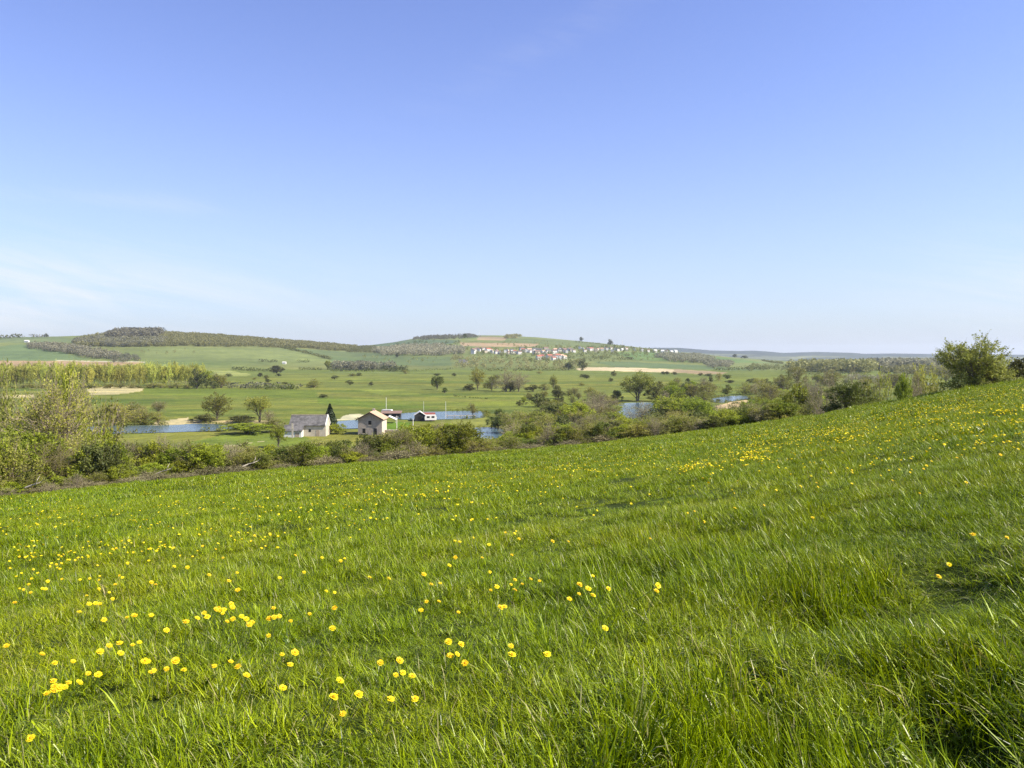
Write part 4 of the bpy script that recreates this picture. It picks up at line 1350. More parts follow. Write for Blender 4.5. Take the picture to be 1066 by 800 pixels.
pg = thing('plank_post', 'pale leaning post standing in front of the barn lean-to', 'post', (x - 3.2, y - 8.2, hz1(x - 3.2, y - 8.2) + E))
bobj('post', [(-0.22, 0.22, -0.12, 0.12, -0.3, 4.4)], M_DEAD, pg)
bobj('cross_board', [(-0.5, 0.5, -0.17, -0.123, 2.6, 2.9)], M_DEAD, pg)

# stone house (gable to the viewer, ridge along y)
x, y, z = hit(385.5, 453)
y += 4
r = thing('stone_house', 'two-storey grey stone house with an orange tiled roof, gable facing the meadow', 'house', (x, y, z), R(-1.5))
HW, HL = 3.75, 4.1
pobj('wall', prism([(-HW, -0.6), (HW, -0.6), (HW, 5.0), (0, 7.0), (-HW, 5.0)], 'y', -HL, HL), M_STONE, r)
bobj('sunlit_side', [(HW + 0.003, HW + 0.06, -HL, HL, -0.4, 4.8)], M_CREAM, r)  # paler sheet over the stone: sunlight on this wall put into its colour
rf = pobj('roof', roof_pair(HW, 2.0, 5.0, 0.6, 0.24, 'y', -HL - 0.55, HL + 0.3), M_TILE, r)
pobj('verge_board', roof_pair(HW, 2.0, 4.86, 0.62, 0.3, 'y', -HL - 0.66, -HL - 0.553), M_TAR, rf)
bobj('chimney', [(-0.35, 0.35, 1.6, 2.3, 6.8, 7.9)], M_STONE, rf)
for wx0, wx1, wz0, wz1 in ((-0.5, 0.45, 3.15, 4.5), (-2.3, -1.4, 0.5, 2.05)):
    w_ = bobj('window', [(wx0, wx1, -HL - 0.03, -HL + 0.05, wz0, wz1)], M_BLACK, r)
    bobj('sill', [(wx0 - 0.12, wx1 + 0.12, -HL - 0.16, -HL - 0.033, wz0 - 0.16, wz0 - 0.005)], M_CREAM, w_)
    bobj('lintel', [(wx0 - 0.15, wx1 + 0.15, -HL - 0.06, -HL - 0.033, wz1 + 0.005, wz1 + 0.2)], M_CREAM, w_)
bobj('door', [(1.15, 2.2, -HL - 0.03, -HL + 0.05, -0.05, 2.05)], M_BLACK, r)

# white tent-roofed shelter, low dark roof, tarred shed, rust-red hut, caravans, poles
x, y, z = hit(405, 440.5)
r = thing('white_shelter', 'low white tent roof beside the stone house', 'tent', (x, y, z), 0)
pobj('canopy', prism([(-2.9, 1.25), (0, 2.5), (2.9, 1.25), (2.9, 1.34), (0, 2.62), (-2.9, 1.34)], 'y', -2.0, 2.0), M_WHITE, r)
for sx in (-2.7, 2.7):
    for sy in (-1.8, 1.8):
        bobj('leg', [(sx - 0.05, sx + 0.05, sy - 0.05, sy + 0.05, -0.2, 1.34)], M_POLE, r)
x, y, z = hit(407, 435.0)
r = thing('brown_shed', 'low dark-walled shed with a flat brown roof behind the white tent', 'shed', (x, y, z), 0)
bobj('wall', [(-3.6, 4.0, -1.6, 1.6, -0.3, 1.7)], M_TAR, r)
pobj('roof', prism([(-2.0, 1.705), (2.0, 2.5), (2.0, 2.65), (-2.0, 1.85)], 'x', -3.9, 4.3), M_BROWNT, r)
bobj('door', [(-0.5, 0.5, -1.66, -1.603, -0.1, 1.5)], M_WOODP, r)
x, y, z = hit(437, 438.2)
r = thing('tarred_shed', 'black tarred boat shed with a pale gabled roof slope by the long pond', 'shed', (x, y, z), R(8))
pobj('wall', prism([(-2.0, -0.3), (2.0, -0.3), (2.0, 2.3), (0, 3.6), (-2.0, 2.3)], 'y', -3.0, 2.4), M_TAR, r)
pobj('roof', roof_pair(2.0, 1.3, 2.3, 0.3, 0.12, 'y', -3.25, 2.6), M_WHITE, r)
bobj('door', [(-0.7, 0.6, -3.06, -3.003, -0.1, 1.9)], M_BLACK, r)
x, y, z = hit(445.5, 438)
r = thing('red_hut', 'small hut with a rust-red roof joined to the black boat shed', 'hut', (x, y, z), R(4))
bobj('wall', [(-2.4, 2.6, -1.6, 1.6, -0.3, 1.45)], M_BROWNT, r)
pobj('roof', prism([(-2.0, 1.455), (0, 2.9), (2.0, 1.455), (2.0, 1.6), (0, 3.06), (-2.0, 1.6)], 'x', -2.6, 2.8), M_RUST, r)
bobj('window', [(0.4, 1.3, -1.65, -1.603, 0.5, 1.2)], M_WHITE, r)


def caravan(px_, b_, label):
    x_, y_, z_ = hit(px_, b_)
    c = thing('caravan', label, 'caravan', (x_, y_, z_), R(_rng.uniform(-20, 20)))
    pobj('body', prism([(-2.2, 0.5), (2.2, 0.5), (2.3, 1.4), (2.0, 2.4), (-2.0, 2.4), (-2.3, 1.5)], 'y', -1.0, 1.0), M_WHITE, c)
    bobj('window', [(-1.5, -0.4, -1.03, -1.003, 1.3, 2.0)], M_BLACK, c)
    bobj('window', [(0.3, 1.4, -1.03, -1.003, 1.3, 2.0)], M_BLACK, c)
    for sy in (-0.8, 0.8):
        pts = np.array([[0.2, sy - 0.1, 0.32], [0.2, sy, 0.32], [0.2, sy + 0.1, 0.32]])
        V, Fc = tubes_from([(pts, np.array([0.32, 0.32, 0.32]))], 12)
        mesh_obj('wheel', V, Fc, M_TAR, c)


caravan(403, 432.5, 'white caravan at the far bank beyond the stone house')
caravan(448, 438.8, 'white caravan beside the red-roofed hut')


def pole(px_, b_, h_px, label, r0=0.09, arm=False):
    x_, y_, z_ = hit(px_, b_)
    h_ = h_px * y_ / F
    p = thing('pole', label, 'pole', (x_, y_, z_))
    V, Fc = tubes_from([(np.array([[0, 0, -0.3], [0.02, 0, h_ * 0.5], [0.0, 0.02, h_]]), np.array([r0, r0 * 0.9, r0 * 0.7]))], 8)
    mesh_obj('shaft', V, Fc, M_POLE, p)
    if arm:
        bobj('cross_arm', [(-0.6, 0.6, -0.06, 0.06, h_ - 0.5, h_ - 0.38)], M_POLE, p)


pole(402, 431, 17, 'tall white flagpole behind the stone house', 0.12)
pole(413, 450, 17, 'pale post on the lawn right of the stone house', 0.12, True)
pole(430, 450, 14, 'pale post at the right end of the lawn', 0.14)
pole(464, 436, 18, 'thin pole at the shore of the long pond', 0.09)
pole(441, 430, 12, 'thin pole behind the boat shed', 0.07)
pole(490, 430, 10, 'thin pole standing in the far end of the long pond', 0.07)

# jetty on the long pond
x, y, z = hit(480, 434.5)
r = thing('jetty', 'dark wooden jetty reaching along the long pond', 'jetty', (x, y, z + 0.2), R(4))
bobj('deck', [(-6, 6, -0.6, 0.6, 0.35, 0.45)], M_WOODP, r)
for sx in (-5.5, -2.7, 0, 2.7, 5.5):
    bobj('post', [(sx - 0.09, sx + 0.09, -0.72, -0.603, -0.6, 1.0)], M_WOODP, r)
# low garden wall
x, y, z = hit(409, 451.5)
r = thing('garden_wall', 'low pale stone wall running right from the stone house', 'wall', (x, y, z), R(-2))
bobj('wall', [(-3.4, 6.2, -0.25, 0.25, -0.4, 1.0)], M_STONE, r)
bobj('coping', [(-3.5, 6.3, -0.32, 0.32, 1.005, 1.12)], M_CREAM, r)

# white farm sheds and a farmhouse out on the hill pastures
def farm(px_, b_, L, label, wall=M_WHITE, roofm=M_WHITE, rz=0.0, h=3.0, ymin=900):
    x_, y_, z_ = hit(px_, b_, ymin)
    f_ = thing('farm_shed', label, 'shed', (x_, y_, z_), rz)
    pobj('wall', prism([(-L * .3, -1.5), (L * .3, -1.5), (L * .3, h), (0, h + L * .16), (-L * .3, h)], 'x', -L / 2, L / 2), wall, f_)
    pobj('roof', roof_pair(L * .3, L * .16, h, 0.4, 0.2, 'x', -L / 2 - .3, L / 2 + .3), roofm, f_)


farm(296, 379.3, 6, 'small white shed on the left hill pasture')
farm(28, 356.5, 9, 'long pale shed near the left crest')
farm(481, 377.5, 12, 'grey farmhouse roof among trees left of the village', M_WHITE, M_SLATE)
farm(484, 378.5, 10, 'white farm wall among trees left of the village', M_WHITE, M_SLATE)

# village
HW_MATS = [M_WHITE, M_WHITE, M_WHITE, M_CREAM]
HR_MATS = [M_RED, M_BROWNT, M_BROWNT, M_SLATE, M_SLATE, M_TILE]
HOUSE = {}


def village_house(px_, b_, label, big=1.0, wall=None, roofm=None):
    x_, y_, z_ = hit(px_, b_, 900)
    wall = wall if wall is not None else _rng.choice(HW_MATS)
    roofm = roofm if roofm is not None else _rng.choice(HR_MATS)
    key = (wall.name, roofm.name)
    rz = R(_rng.choice([0, 25, 40, 80, 95, 30]))
    s = big * _rng.uniform(0.75, 1.15)
    h_ = thing('village_house', label, 'house', (x_, y_, z_), rz, 'houses of the hillside village', (s, s, s))
    if key not in HOUSE:
        a = pobj('wall', prism([(-3.6, -3), (3.6, -3), (3.6, 6.2), (0, 8.2), (-3.6, 6.2)], 'x', -5, 5), wall, h_)
        b = pobj('roof', roof_pair(3.6, 2.0, 6.2, 0.4, 0.25, 'x', -5.3, 5.3), roofm, h_)
        c = bobj('chimney', [(2.8, 3.5, -0.35, 0.35, 7.6, 9.3)], M_BROWNT, b)
        V, Fc = [], []
        w_ = []
        for wx in (-3.2, 0.2, 3.2):
            w_.append(bobj('window', [(wx - 0.55, wx + 0.55, -3.66, -3.603, 1.2, 2.7)], M_BLACK, h_))
        HOUSE[key] = (a.data, b.data, c.data, [q.data for q in w_])
    else:
        a, b, c, ws = HOUSE[key]
        child('wall', a, h_)
        rb_ = child('roof', b, h_)
        child('chimney', c, rb_)
        for q in ws:
            child('window', q, h_)


for k in range(46):
    px_ = 492 + k * 2.35 + _rng.uniform(-1.5, 1.5)
    b_ = 367.0 + _rng.uniform(-2.2, 1.8) + (px_ - 492) * 0.008
    village_house(px_, b_, 'house in the packed main row of the hillside village')
for k in range(14):
    px_ = 561 + k * 2.0 + _rng.uniform(-1, 1)
    village_house(px_, 374.8 + _rng.uniform(-2.4, 0.8), 'white house in the lower cluster under the village', 1.0, M_WHITE, _rng.choice([M_RED, M_TILE, M_BROWNT]))
for k in range(16):
    px_ = 604 + k * 2.6 + _rng.uniform(-1, 1)
    village_house(px_, 366.2 + _rng.uniform(-2.5, 1.0), 'house in the thinner right arm of the village', 0.95)
for k in range(8):
    px_ = 646 + k * 7.0 + _rng.uniform(-2, 2)
    village_house(px_, 365.4 + (px_ - 646) * 0.035 + _rng.uniform(-0.5, 0.6), 'white house strung out along the crest road right of the village', 0.9, M_WHITE, _rng.choice([M_WHITE, M_BROWNT]))
for px_ in (699, 703, 708):
    village_house(px_, 368.0, 'low white house at the very right end of the crest road', 1.0, M_WHITE, M_WHITE)


def mast(px_, b_, h_px, label, ymin=900):
    x_, y_, z_ = hit(px_, b_, ymin)
    h_ = h_px * y_ / F
    m_ = thing('lattice_mast', label, 'mast', (x_, y_, z_))
    br = []
    for sx, sy in ((-1, -1), (1, -1), (1, 1), (-1, 1)):
        br.append((np.array([[sx * 1.6, sy * 1.6, -1], [sx * 0.9, sy * 0.9, h_ * 0.5], [sx * 0.15, sy * 0.15, h_]]), np.array([0.16, 0.13, 0.10])))
    V, Fc = tubes_from(br, 4)
    mesh_obj('frame', V, Fc, M_POLE, m_)
    mesh_obj('cross_arm', *tubes_from([(np.array([[-3.5, 0, h_ * 0.8], [0, 0, h_ * 0.83], [3.5, 0, h_ * 0.8]]), np.array([0.12, 0.16, 0.12]))], 4), M_POLE, m_)


mast(499, 351.5, 7.5, 'thin grey lattice mast on the summit above the village')
mast(648, 360.8, 7, 'thin grey lattice mast on the crest right of the village')
mast(325, 358.6, 4, 'small mast on the crest of the left hill')

# pale fallen branches in the scrub
for px_, dy, l_ in ((172, 1.4, 'pale fallen branch lying in the brambles below the left pond'), (36, 1.2, 'pale crooked dead branch at the foot of the bright green bush'),
                    (262, 1.2, 'pale fallen branch in the brambles below the lawn path')):
    D = float(edge_D(px_))
    x, y, z = spot(px_, D + dy)
    rr = np.random.default_rng(int(px_))
    t_ = thing('fallen_branch', l_, 'branch', (x, y, z + 0.5), rr.uniform(-.3, .3))
    main = np.array([[-0.8, 0, 0.0], [-0.3, 0.1, 0.2], [0.1, 0, 0.3], [0.5, 0.1, 0.45], [0.8, 0, 0.75]])
    tw = np.array([[0.1, 0, 0.3], [0.3, -0.1, 0.6], [0.35, 0.1, 0.9]])
    mesh_obj('limb', *tubes_from([(main, np.array([0.06, 0.055, 0.045, 0.03, 0.012])), (tw, np.array([0.035, 0.025, 0.01]))], 6), M_DEAD, t_)

# ------------------------------------------------------------------ meadow grass


def blade_patch(seed, n, size, hmin, hmax, wid, straw=0.04, segs=3, lean=0.8):
    rng = np.random.default_rng(seed)
    nt = max(3, n // 16)                           # blades gather in tufts
    tc = rng.uniform(-size / 2, size / 2, (nt, 2))
    tz = rng.uniform(0.75, 1.25, nt)
    ta = rng.normal(0, 1.1, nt)
    ti = rng.integers(0, nt, n)
    root = tc[ti] + rng.normal(0, size * 0.06, (n, 2))
    L = rng.uniform(hmin, hmax, n) * tz[ti]
    az_ = np.pi * 0.98 + ta[ti] + rng.normal(0, 1.4, n)      # the wind leans most blades one way
    ln = np.abs(rng.normal(lean, 0.45, n)) * 0.8
    curl = rng.uniform(0.2, 1.35, n) ** 1.4 * 1.7
    w = wid * rng.uniform(0.6, 1.35, n)
    broad = rng.uniform(0, 1, n) < 0.09              # broad-leaved herbs among the blades
    w = np.where(broad, w * 2.6, w)
    L = np.where(broad, L * 0.65, L)
    dirx, diry = np.cos(az_), np.sin(az_)
    fa = az_ + np.pi / 2 + rng.normal(0, 0.6, n)
    sx, sy = np.cos(fa), np.sin(fa)
    pts = []
    ang = ln * 0.35
    p = np.stack([root[:, 0], root[:, 1], np.full(n, -0.02)], 1)
    pts.append(p)
    for k in range(segs):
        a = ang + ln * 0.5 + curl * ((k + 0.5) / segs) ** 1.5 * 0.9
        a = np.minimum(a, 2.0)
        p = p + (L / segs)[:, None] * np.stack([np.sin(a) * dirx, np.sin(a) * diry, np.cos(a)], 1)
        pts.append(p)
    ws = [1.0, 0.9, 0.62, 0.08] if segs == 3 else [1.0, 0.75, 0.08]
    V = []
    for k, q in enumerate(pts):
        s = (w * ws[k] / 2)[:, None]
        off = np.stack([sx, sy, np.zeros(n)], 1) * s
        V += [q - off, q + off]
    V = np.stack(V, 1).reshape(-1, 3)
    nv = 2 * (segs + 1)
    f = []
    b = (np.arange(n) * nv)[:, None]
    for k in range(segs):
        f.append(np.concatenate([b + 2 * k, b + 2 * k + 1, b + 2 * k + 3, b + 2 * k + 2], 1))
    f = np.stack(f, 1).reshape(-1, 4)
    tone = np.clip(rng.normal(0.45, 0.30, n) + (tz[ti] - 1) * 0.6, 0, 1)
    st = np.where(rng.uniform(0, 1, n) < straw, rng.uniform(0.35, 0.95, n), 0)
    c = np.stack([np.repeat(tone, nv), np.repeat(st, nv), np.zeros(n * nv)], 1)
    return V, f, c


def patch_collection(name, count, **kw):
    c = bpy.data.collections.new(name)
    for k in range(count):
        V, f, cc_ = blade_patch(seed=500 + k * 7 + len(name), **kw)
        o_ = mesh_obj('%s_%02d' % (name, k), V, f, M_GRASS, cols=cc_)
        COL.objects.unlink(o_)
        c.objects.link(o_)
    return c


def scatter(name, P, rot, scl, idx, coll):
    me_ = bpy.data.meshes.new(name)
    me_.vertices.add(len(P))
    me_.vertices.foreach_set('co', np.asarray(P, np.float32).ravel())
    for nm, ty, dat in (('rot', 'FLOAT_VECTOR', rot), ('scl', 'FLOAT_VECTOR', scl)):
        a = me_.attributes.new(nm, ty, 'POINT')
        a.data.foreach_set('vector', np.asarray(dat, np.float32).ravel())
    a = me_.attributes.new('idx', 'INT', 'POINT')
    a.data.foreach_set('value', np.asarray(idx, np.int32))
    me_.materials.append(M_GRASS)
    o_ = bpy.data.objects.new(name, me_)
    COL.objects.link(o_)
    ng = bpy.data.node_groups.new(name + '_scatter', 'GeometryNodeTree')
    ng.interface.new_socket('Geometry', in_out='INPUT', socket_type='NodeSocketGeometry')
    ng.interface.new_socket('Geometry', in_out='OUTPUT', socket_type='NodeSocketGeometry')
    N, Lk = ng.nodes, ng.links
    gi, go = N.new('NodeGroupInput'), N.new('NodeGroupOutput')
    ip = N.new('GeometryNodeInstanceOnPoints')
    ci = N.new('GeometryNodeCollectionInfo')
    ci.inputs['Collection'].default_value = coll
    ci.inputs['Separate Children'].default_value = True
    ci.inputs['Reset Children'].default_value = True

    def na(nm, ty):
        q = N.new('GeometryNodeInputNamedAttribute')
        q.data_type = ty
        q.inputs['Name'].default_value = nm
        return q.outputs['Attribute']
    er = N.new('FunctionNodeEulerToRotation')
    Lk.new(na('rot', 'FLOAT_VECTOR'), er.inputs[0])
    Lk.new(gi.outputs[0], ip.inputs['Points'])
    Lk.new(ci.outputs[0], ip.inputs['Instance'])
    ip.inputs['Pick Instance'].default_value = True
    Lk.new(na('idx', 'INT'), ip.inputs['Instance Index'])
    Lk.new(er.outputs[0], ip.inputs['Rotation'])
    Lk.new(na('scl', 'FLOAT_VECTOR'), ip.inputs['Scale'])
    Lk.new(ip.outputs[0], go.inputs[0])
    md = o_.modifiers.new('scatter', 'NODES')
    md.node_group = ng
    o_['kind'] = 'stuff'
    return o_




def turf(x_, y_):
    """sward height: tussocks, grazed patches and a few hollows"""
    a = fbm(x_ * 1.9, y_ * 1.9, 91, 2)
    b_ = fbm(x_ * 0.30, y_ * 0.30, 95, 2)
    h_ = 0.44 + 1.05 * np.clip((a - 0.36) * 3.2, 0, 1) * (0.45 + 1.0 * b_)
    # longer grass on the near right
    h_ = h_ * (1 + 0.08 * np.clip((x_ + 1.0) / 4, 0, 1) * np.clip((9 - y_) / 5, 0, 1))
    for hx, hy, s in HOLLOWS:
        d = np.hypot((x_ - hx) / s, (y_ - hy) / s / 1.3)
        h_ = h_ * np.clip(d * 1.1 - 0.15, 0.48, 1) * (1 + 0.45 * np.exp(-((d - 1.35) / 0.4) ** 2))
    return h_


def ring(name, y0_, y1_, tmax, cell, over, coll, ncoll, seed, hs, xs=1.0):
    rng = np.random.default_rng(seed)
    stp = cell / math.sqrt(over)
    gx, gy = np.meshgrid(np.arange(-tmax * y1_ - 4, tmax * y1_ + 4, stp), np.arange(y0_, y1_, stp))
    x_ = gx.ravel() + rng.uniform(-.5, .5, gx.size) * stp
    y_ = gy.ravel() + rng.uniform(-.5, .5, gx.size) * stp
    t_ = x_ / np.maximum(y_, 0.1)
    k = (np.abs(x_) < tmax * y_ + 4) & (y_ < edge_D(533 + F * t_) + 1.2)
    x_, y_ = x_[k], y_[k]
    z_ = height(x_, y_) + E
    s = turf(x_, y_)
    k = s > 0.05
    x_, y_, z_, s = x_[k], y_[k], z_[k], s[k]
    n_ = len(x_)
    e = 0.4
    tx = (height(x_ + e, y_) - height(x_ - e, y_)) / (2 * e)
    ty = (height(x_, y_ + e) - height(x_, y_ - e)) / (2 * e)
    yaw = rng.normal(0, 1.3, n_) + (fbm(x_ * 0.35, y_ * 0.35, 99, 2) - 0.5) * 2.4
    rx = ty * np.cos(yaw) - tx * np.sin(yaw) + rng.normal(0, 0.06, n_)
    ry = -tx * np.cos(yaw) - ty * np.sin(yaw) + rng.normal(0, 0.06, n_)
    rot = np.stack([rx, ry, yaw], 1)
    w = xs * rng.uniform(0.9, 1.15, n_)
    w = w * np.clip(s, 0.75, 1.35)
    scl = np.stack([w, w, s * hs], 1)
    return scatter(name, np.stack([x_, y_, z_], 1), rot, scl, rng.integers(0, ncoll, n_), coll)


c_near = patch_collection('near_tuft', 8, n=460, size=0.42, hmin=0.045, hmax=0.155, wid=0.0048, straw=0.07, segs=3)
c_mid = patch_collection('mid_tuft', 6, n=620, size=0.95, hmin=0.06, hmax=0.18, wid=0.007, straw=0.05, segs=3)
c_far = patch_collection('far_tuft', 6, n=900, size=1.9, hmin=0.08, hmax=0.20, wid=0.016, straw=0.05, segs=2)
tag(ring('grass', 0.5, 13, 0.95, 0.36, 2.8, c_near, 8, 1, 1.0), 'lush green meadow grass, long and wind-combed nearest the viewer')
tag(ring('grass', 12.5, 36, 0.9, 0.8, 2.0, c_mid, 6, 2, 1.0), 'green meadow grass across the middle of the slope')
tag(ring('grass', 35, 92, 0.9, 1.6, 2.1, c_far, 6, 3, 0.95), 'green meadow grass out to the brow')

# ------------------------------------------------------------------ dandelions and buttercups
def yellow_mat(name, c0, c1):
    return leaf_mat(name, c0, c1, 0.35, 0.5, 0.2, 0.06)


M_PETAL = yellow_mat('yellow_petals', (0.86, 0.62, 0.012), (0.92, 0.76, 0.03))
M_CENTRE = yellow_mat('orange_centre', (0.75, 0.38, 0.01), (0.80, 0.46, 0.015))
M_STALK = plain('flower_stalk', (0.13, 0.17, 0.04), 0.6, 0.3, 0.2, 20)


def head_mesh(seed, rays=18, rad=0.021, layers=2):
    rng = np.random.default_rng(seed)
    V, f, c = [], [], []
    for l_ in range(layers):
        rl = rad * (1 - 0.3 * l_)
        for k in range(rays):
            a = 2 * math.pi * (k + 0.5 * l_) / rays + rng.normal(0, 0.08)
            wd = rl * 0.2
            lift = rl * (0.22 + 0.45 * l_) + rng.normal(0, rl * 0.1)
            r1 = rl * rng.uniform(0.88, 1.08)
            ca, sa = math.cos(a), math.sin(a)
            b = len(V)
            V += [(ca * rl * .12 + sa * wd * .3, sa * rl * .12 - ca * wd * .3, 0.002 + l_ * .003), (ca * rl * .12 - sa * wd * .3, sa * rl * .12 + ca * wd * .3, 0.002 + l_ * .003),
                  (ca * r1 - sa * wd, sa * r1 + ca * wd, lift), (ca * r1 + sa * wd, sa * r1 - ca * wd, lift)]
            f.append([b, b + 3, b + 2, b + 1])
            c += [rng.uniform(0, 1)] * 4
    return np.array(V), np.array(f), np.stack([c, c, c], 1)


def centre_mesh(rad=0.008):
    V, f = [], []
    rings = 3
    for k in range(rings):
        a = k / rings * math.pi / 2
        for j in range(8):
            b = j * math.pi / 4
            V.append((rad * math.cos(a) * math.cos(b), rad * math.cos(a) * math.sin(b), 0.006 + rad * 0.9 * math.sin(a)))
    V.append((0, 0, 0.006 + rad * 0.9))
    for k in range(rings - 1):
        for j in range(8):
            f.append([k * 8 + j, k * 8 + (j + 1) % 8, (k + 1) * 8 + (j + 1) % 8, (k + 1) * 8 + j])
    for j in range(8):
        f.append([(rings - 1) * 8 + j, (rings - 1) * 8 + (j + 1) % 8, len(V) - 1])
    return V, f


HEADS = []
for k in range(4):
    V, f, c = head_mesh(k, 16 + k, 0.0225, 2)
    o_ = mesh_obj('flower_head', V, f, M_PETAL, cols=c)
    V2, f2 = centre_mesh()
    o2 = mesh_obj('flower_centre', V2, f2, M_CENTRE)
    V3, f3 = tubes_from([(np.array([[0.012, 0.01, -0.34], [0.004, 0.0, -0.12], [0, 0, 0.002]]), np.array([0.0024, 0.0022, 0.002]))], 5)
    o3 = mesh_obj('stalk', V3, f3, M_STALK)
    HEADS.append((o_.data, o2.data, o3.data))
    for q in (o_, o2, o3):
        bpy.data.objects.remove(q)

A = [(86, 594), (152, 518), (273, 495), (180, 444), (165, 437), (148, 450), (130, 462), (148, 402), (190, 407), (220, 407), (245, 382), (152, 352), (117, 354), (203, 347), (427, 373),
     (420, 378), (487, 346), (462, 368), (510, 375), (402, 405), (278, 320), (303, 304), (332, 297), (335, 325), (353, 270), (373, 264), (368, 302), (387, 295), (420, 262), (462, 280), (516, 282),
     (547, 258), (575, 258), (607, 227), (622, 232), (645, 228), (646, 245), (630, 268), (683, 235), (700, 238), (692, 268), (747, 235), (775, 235), (745, 286), (806, 252), (595, 388),
     (660, 370), (640, 408), (684, 447), (783, 368), (818, 360), (805, 413), (785, 460), (922, 292), (943, 429), (951, 497), (995, 460), (1055, 367), (925, 460), (265, 213), (250, 217),
     (277, 220), (220, 245), (320, 133), (340, 135), (420, 145), (432, 133), (520, 107), (580, 130), (635, 155), (660, 165), (658, 105), (905, 158), (928, 158), (928, 213), (893, 76), (945, 76),
     (18, 360), (610, 233), (618, 240), (670, 235), (760, 234), (770, 240)]
B = [(40, 527), (30, 572), (48, 563), (73, 573), (80, 668), (17, 667), (167, 497), (200, 505), (172, 527), (190, 527), (210, 538), (330, 549), (332, 579), (424, 579), (575, 498), (96, 393),
     (110, 370), (142, 369), (122, 325), (146, 322), (103, 315), (193, 405), (293, 366), (302, 415), (313, 410), (275, 316), (330, 335), (340, 315), (381, 308), (404, 314), (340, 343), (332, 272),
     (255, 289), (185, 281), (196, 213), (232, 202), (438, 212), (482, 369), (507, 350), (508, 338), (543, 330), (543, 354), (531, 378), (583, 368), (712, 358), (708, 362), (790, 140)]
FL = [(a / 2.665, 560 + b / 2.665) for a, b in A] + [(400 + a / 2.5, 480 + b / 2.5) for a, b in B] + [(1013, 562), (1048, 560), (977, 641), (988, 586), (846, 582)]
frng = np.random.default_rng(11)
# drifts further up the slope: (centre px, py, spread px, spread py, count)
DR = [(150, 650, 110, 30, 10), (520, 620, 60, 14, 5), (60, 630, 60, 10, 8), (260, 600, 90, 12, 8), (40, 600, 40, 12, 34), (60, 575, 55, 8, 40), (140, 578, 50, 9, 34), (20, 545, 40, 10, 40), (90, 540, 60, 10, 44), (30, 525, 40, 5, 60), (150, 528, 70, 8, 50), (200, 555, 60, 12, 36), (240, 515, 60, 8, 50),
      (275, 567, 16, 4, 14), (320, 530, 50, 12, 44), (345, 510, 50, 6, 60), (420, 515, 40, 4, 56), (430, 500, 60, 6, 60), (480, 508, 60, 6, 50), (560, 488, 40, 5, 60), (610, 487, 40, 5, 60),
      (640, 477, 40, 5, 50), (700, 465, 50, 5, 60), (715, 488, 16, 4, 26), (735, 486, 14, 4, 22), (775, 472, 20, 6, 56), (800, 455, 40, 7, 100), (785, 470, 10, 6, 30), (850, 447, 50, 8, 110),
      (865, 450, 20, 6, 40), (930, 428, 30, 6, 90), (980, 418, 40, 8, 110), (1040, 405, 30, 6, 100), (1000, 430, 50, 12, 90), (1050, 440, 40, 20, 40), (900, 470, 60, 20, 40), (600, 520, 120, 25, 30), (500, 550, 90, 15, 16),
      (120, 500, 60, 3, 60), (10, 560, 40, 30, 40)]
for cx, cy, sx, sy, n_ in DR:
    for k in range(int(n_ * (3.0 if cy < 475 and cx > 770 else 1.7 if cy < 500 else 1.4 if cy < 540 else 0.9))):
        FL.append((cx + frng.normal(0, sx), cy + frng.normal(0, sy)))
flo = []
nA = len(A) + len(B) + 5
for q, (a, b) in enumerate(FL):
    if b < float(edge_py(a)) + 1.5 or a < -30 or a > 1100:
        continue
    x_, y_ = hit_near(a, b)
    flo.append((y_, x_, q < nA, a, b))
flo.sort()


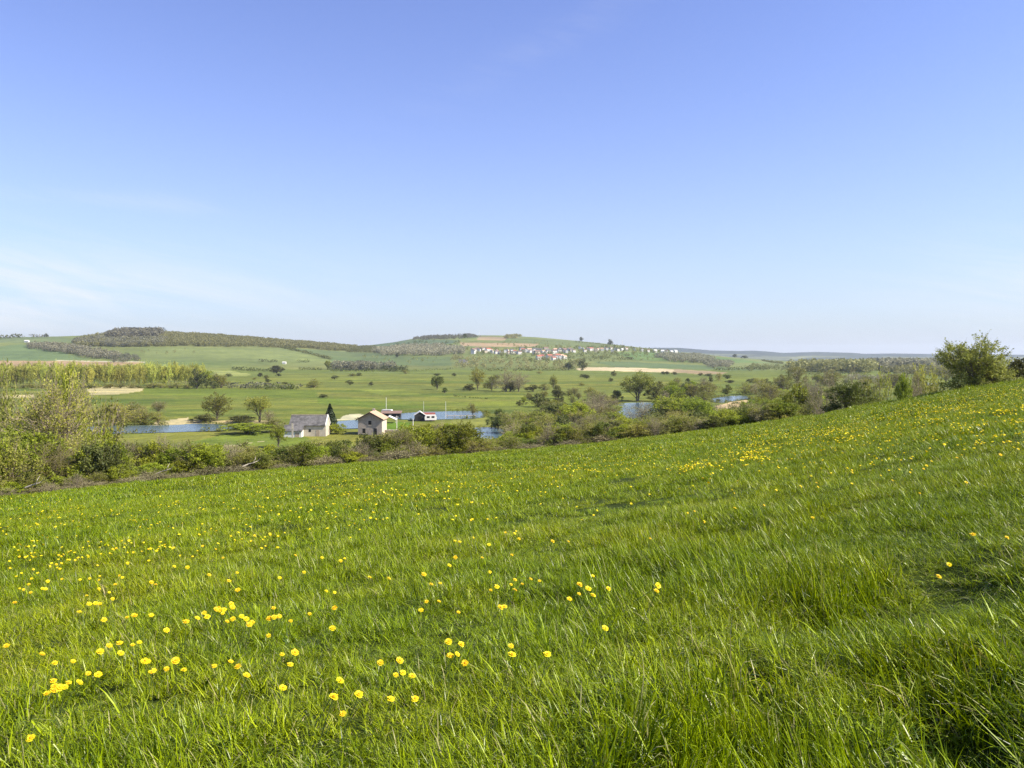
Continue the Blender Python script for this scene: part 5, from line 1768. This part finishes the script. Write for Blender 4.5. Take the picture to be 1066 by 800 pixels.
def flower_label(a, b):
    if b > 700:
        return 'large yellow dandelion close to the viewer at the bottom of the meadow' if a < 400 else 'yellow dandelion in the long grass at the lower middle'
    if a < 120 and b > 660:
        return 'yellow dandelion in the lower left drift'
    if a < 320 and b > 640:
        return 'yellow dandelion in the long drift rising from the lower left'
    if a < 420:
        return 'small yellow dandelion on the left half of the slope'
    if b > 600 and 570 < a < 640:
        return 'yellow dandelion in the little ring of six at mid meadow'
    if b > 560 and a < 570:
        return 'yellow dandelion in the loose cluster at the middle of the meadow'
    if a > 660 and b > 600:
        return 'lone yellow dandelion in the dark green right of the middle'
    if a > 700:
        return 'small yellow dandelion high on the right slope'
    return 'small yellow dandelion on the upper middle slope'


one = [p for p in flo[:300]]
rest = flo[300:]
sunv = np.array(sv)
for y_, x_, near, a, b in one:
    s = float(frng.uniform(0.7, 1.2)) * (0.84 if near else 0.74)
    tz_ = hz1(x_, y_) + E
    hh = 0.225 + 0.12 * float(turf(np.array([x_]), np.array([y_]))[0])
    r = thing('dandelion', flower_label(a, b), 'flower', (x_, y_, tz_ + hh), 0, 'yellow dandelions in the meadow', (s, s, s))
    r.rotation_euler = (float(frng.normal(0.42, 0.16)), float(frng.normal(0.28, 0.16)), float(frng.uniform(-0.5, 0.5)))
    hd = HEADS[int(frng.integers(0, 4))]
    child('stalk', hd[2], r)
    h_ = child('flower_head', hd[0], r)
    if y_ < 9:
        child('flower_centre', hd[1], h_)
V_, F_, C_ = [], [], []
base = 0
for y_, x_, near, a, b in rest:
    tz_ = hz1(x_, y_) + E + 0.17 + 0.12 * float(turf(np.array([x_]), np.array([y_]))[0])
    rad = 0.0205 * frng.uniform(0.8, 1.25)
    k = 7
    ang = np.arange(k) * 2 * np.pi / k + frng.uniform(0, 1)
    tl = frng.normal(0, 0.3, 2)
    ringv = np.stack([np.cos(ang) * rad, np.sin(ang) * rad, 0.008 + np.cos(ang) * tl[0] * rad + np.sin(ang) * tl[1] * rad], 1)
    V_.append(np.concatenate([ringv, [[0, 0, 0.016]], [[0, 0, -0.01]]]) + np.array([x_, y_, tz_]))
    for j in range(k):
        F_.append([base + j, base + (j + 1) % k, base + k])
        F_.append([base + (j + 1) % k, base + j, base + k + 1])
    C_.append(np.full((k + 2, 3), frng.uniform(0, 1)))
    base += k + 2
o = mesh_obj('dandelion_drift', np.concatenate(V_), np.array(F_), M_PETAL, cols=np.concatenate(C_))
tag(o, 'countless small yellow dandelions scattered up the far part of the meadow', None, None, 'stuff')
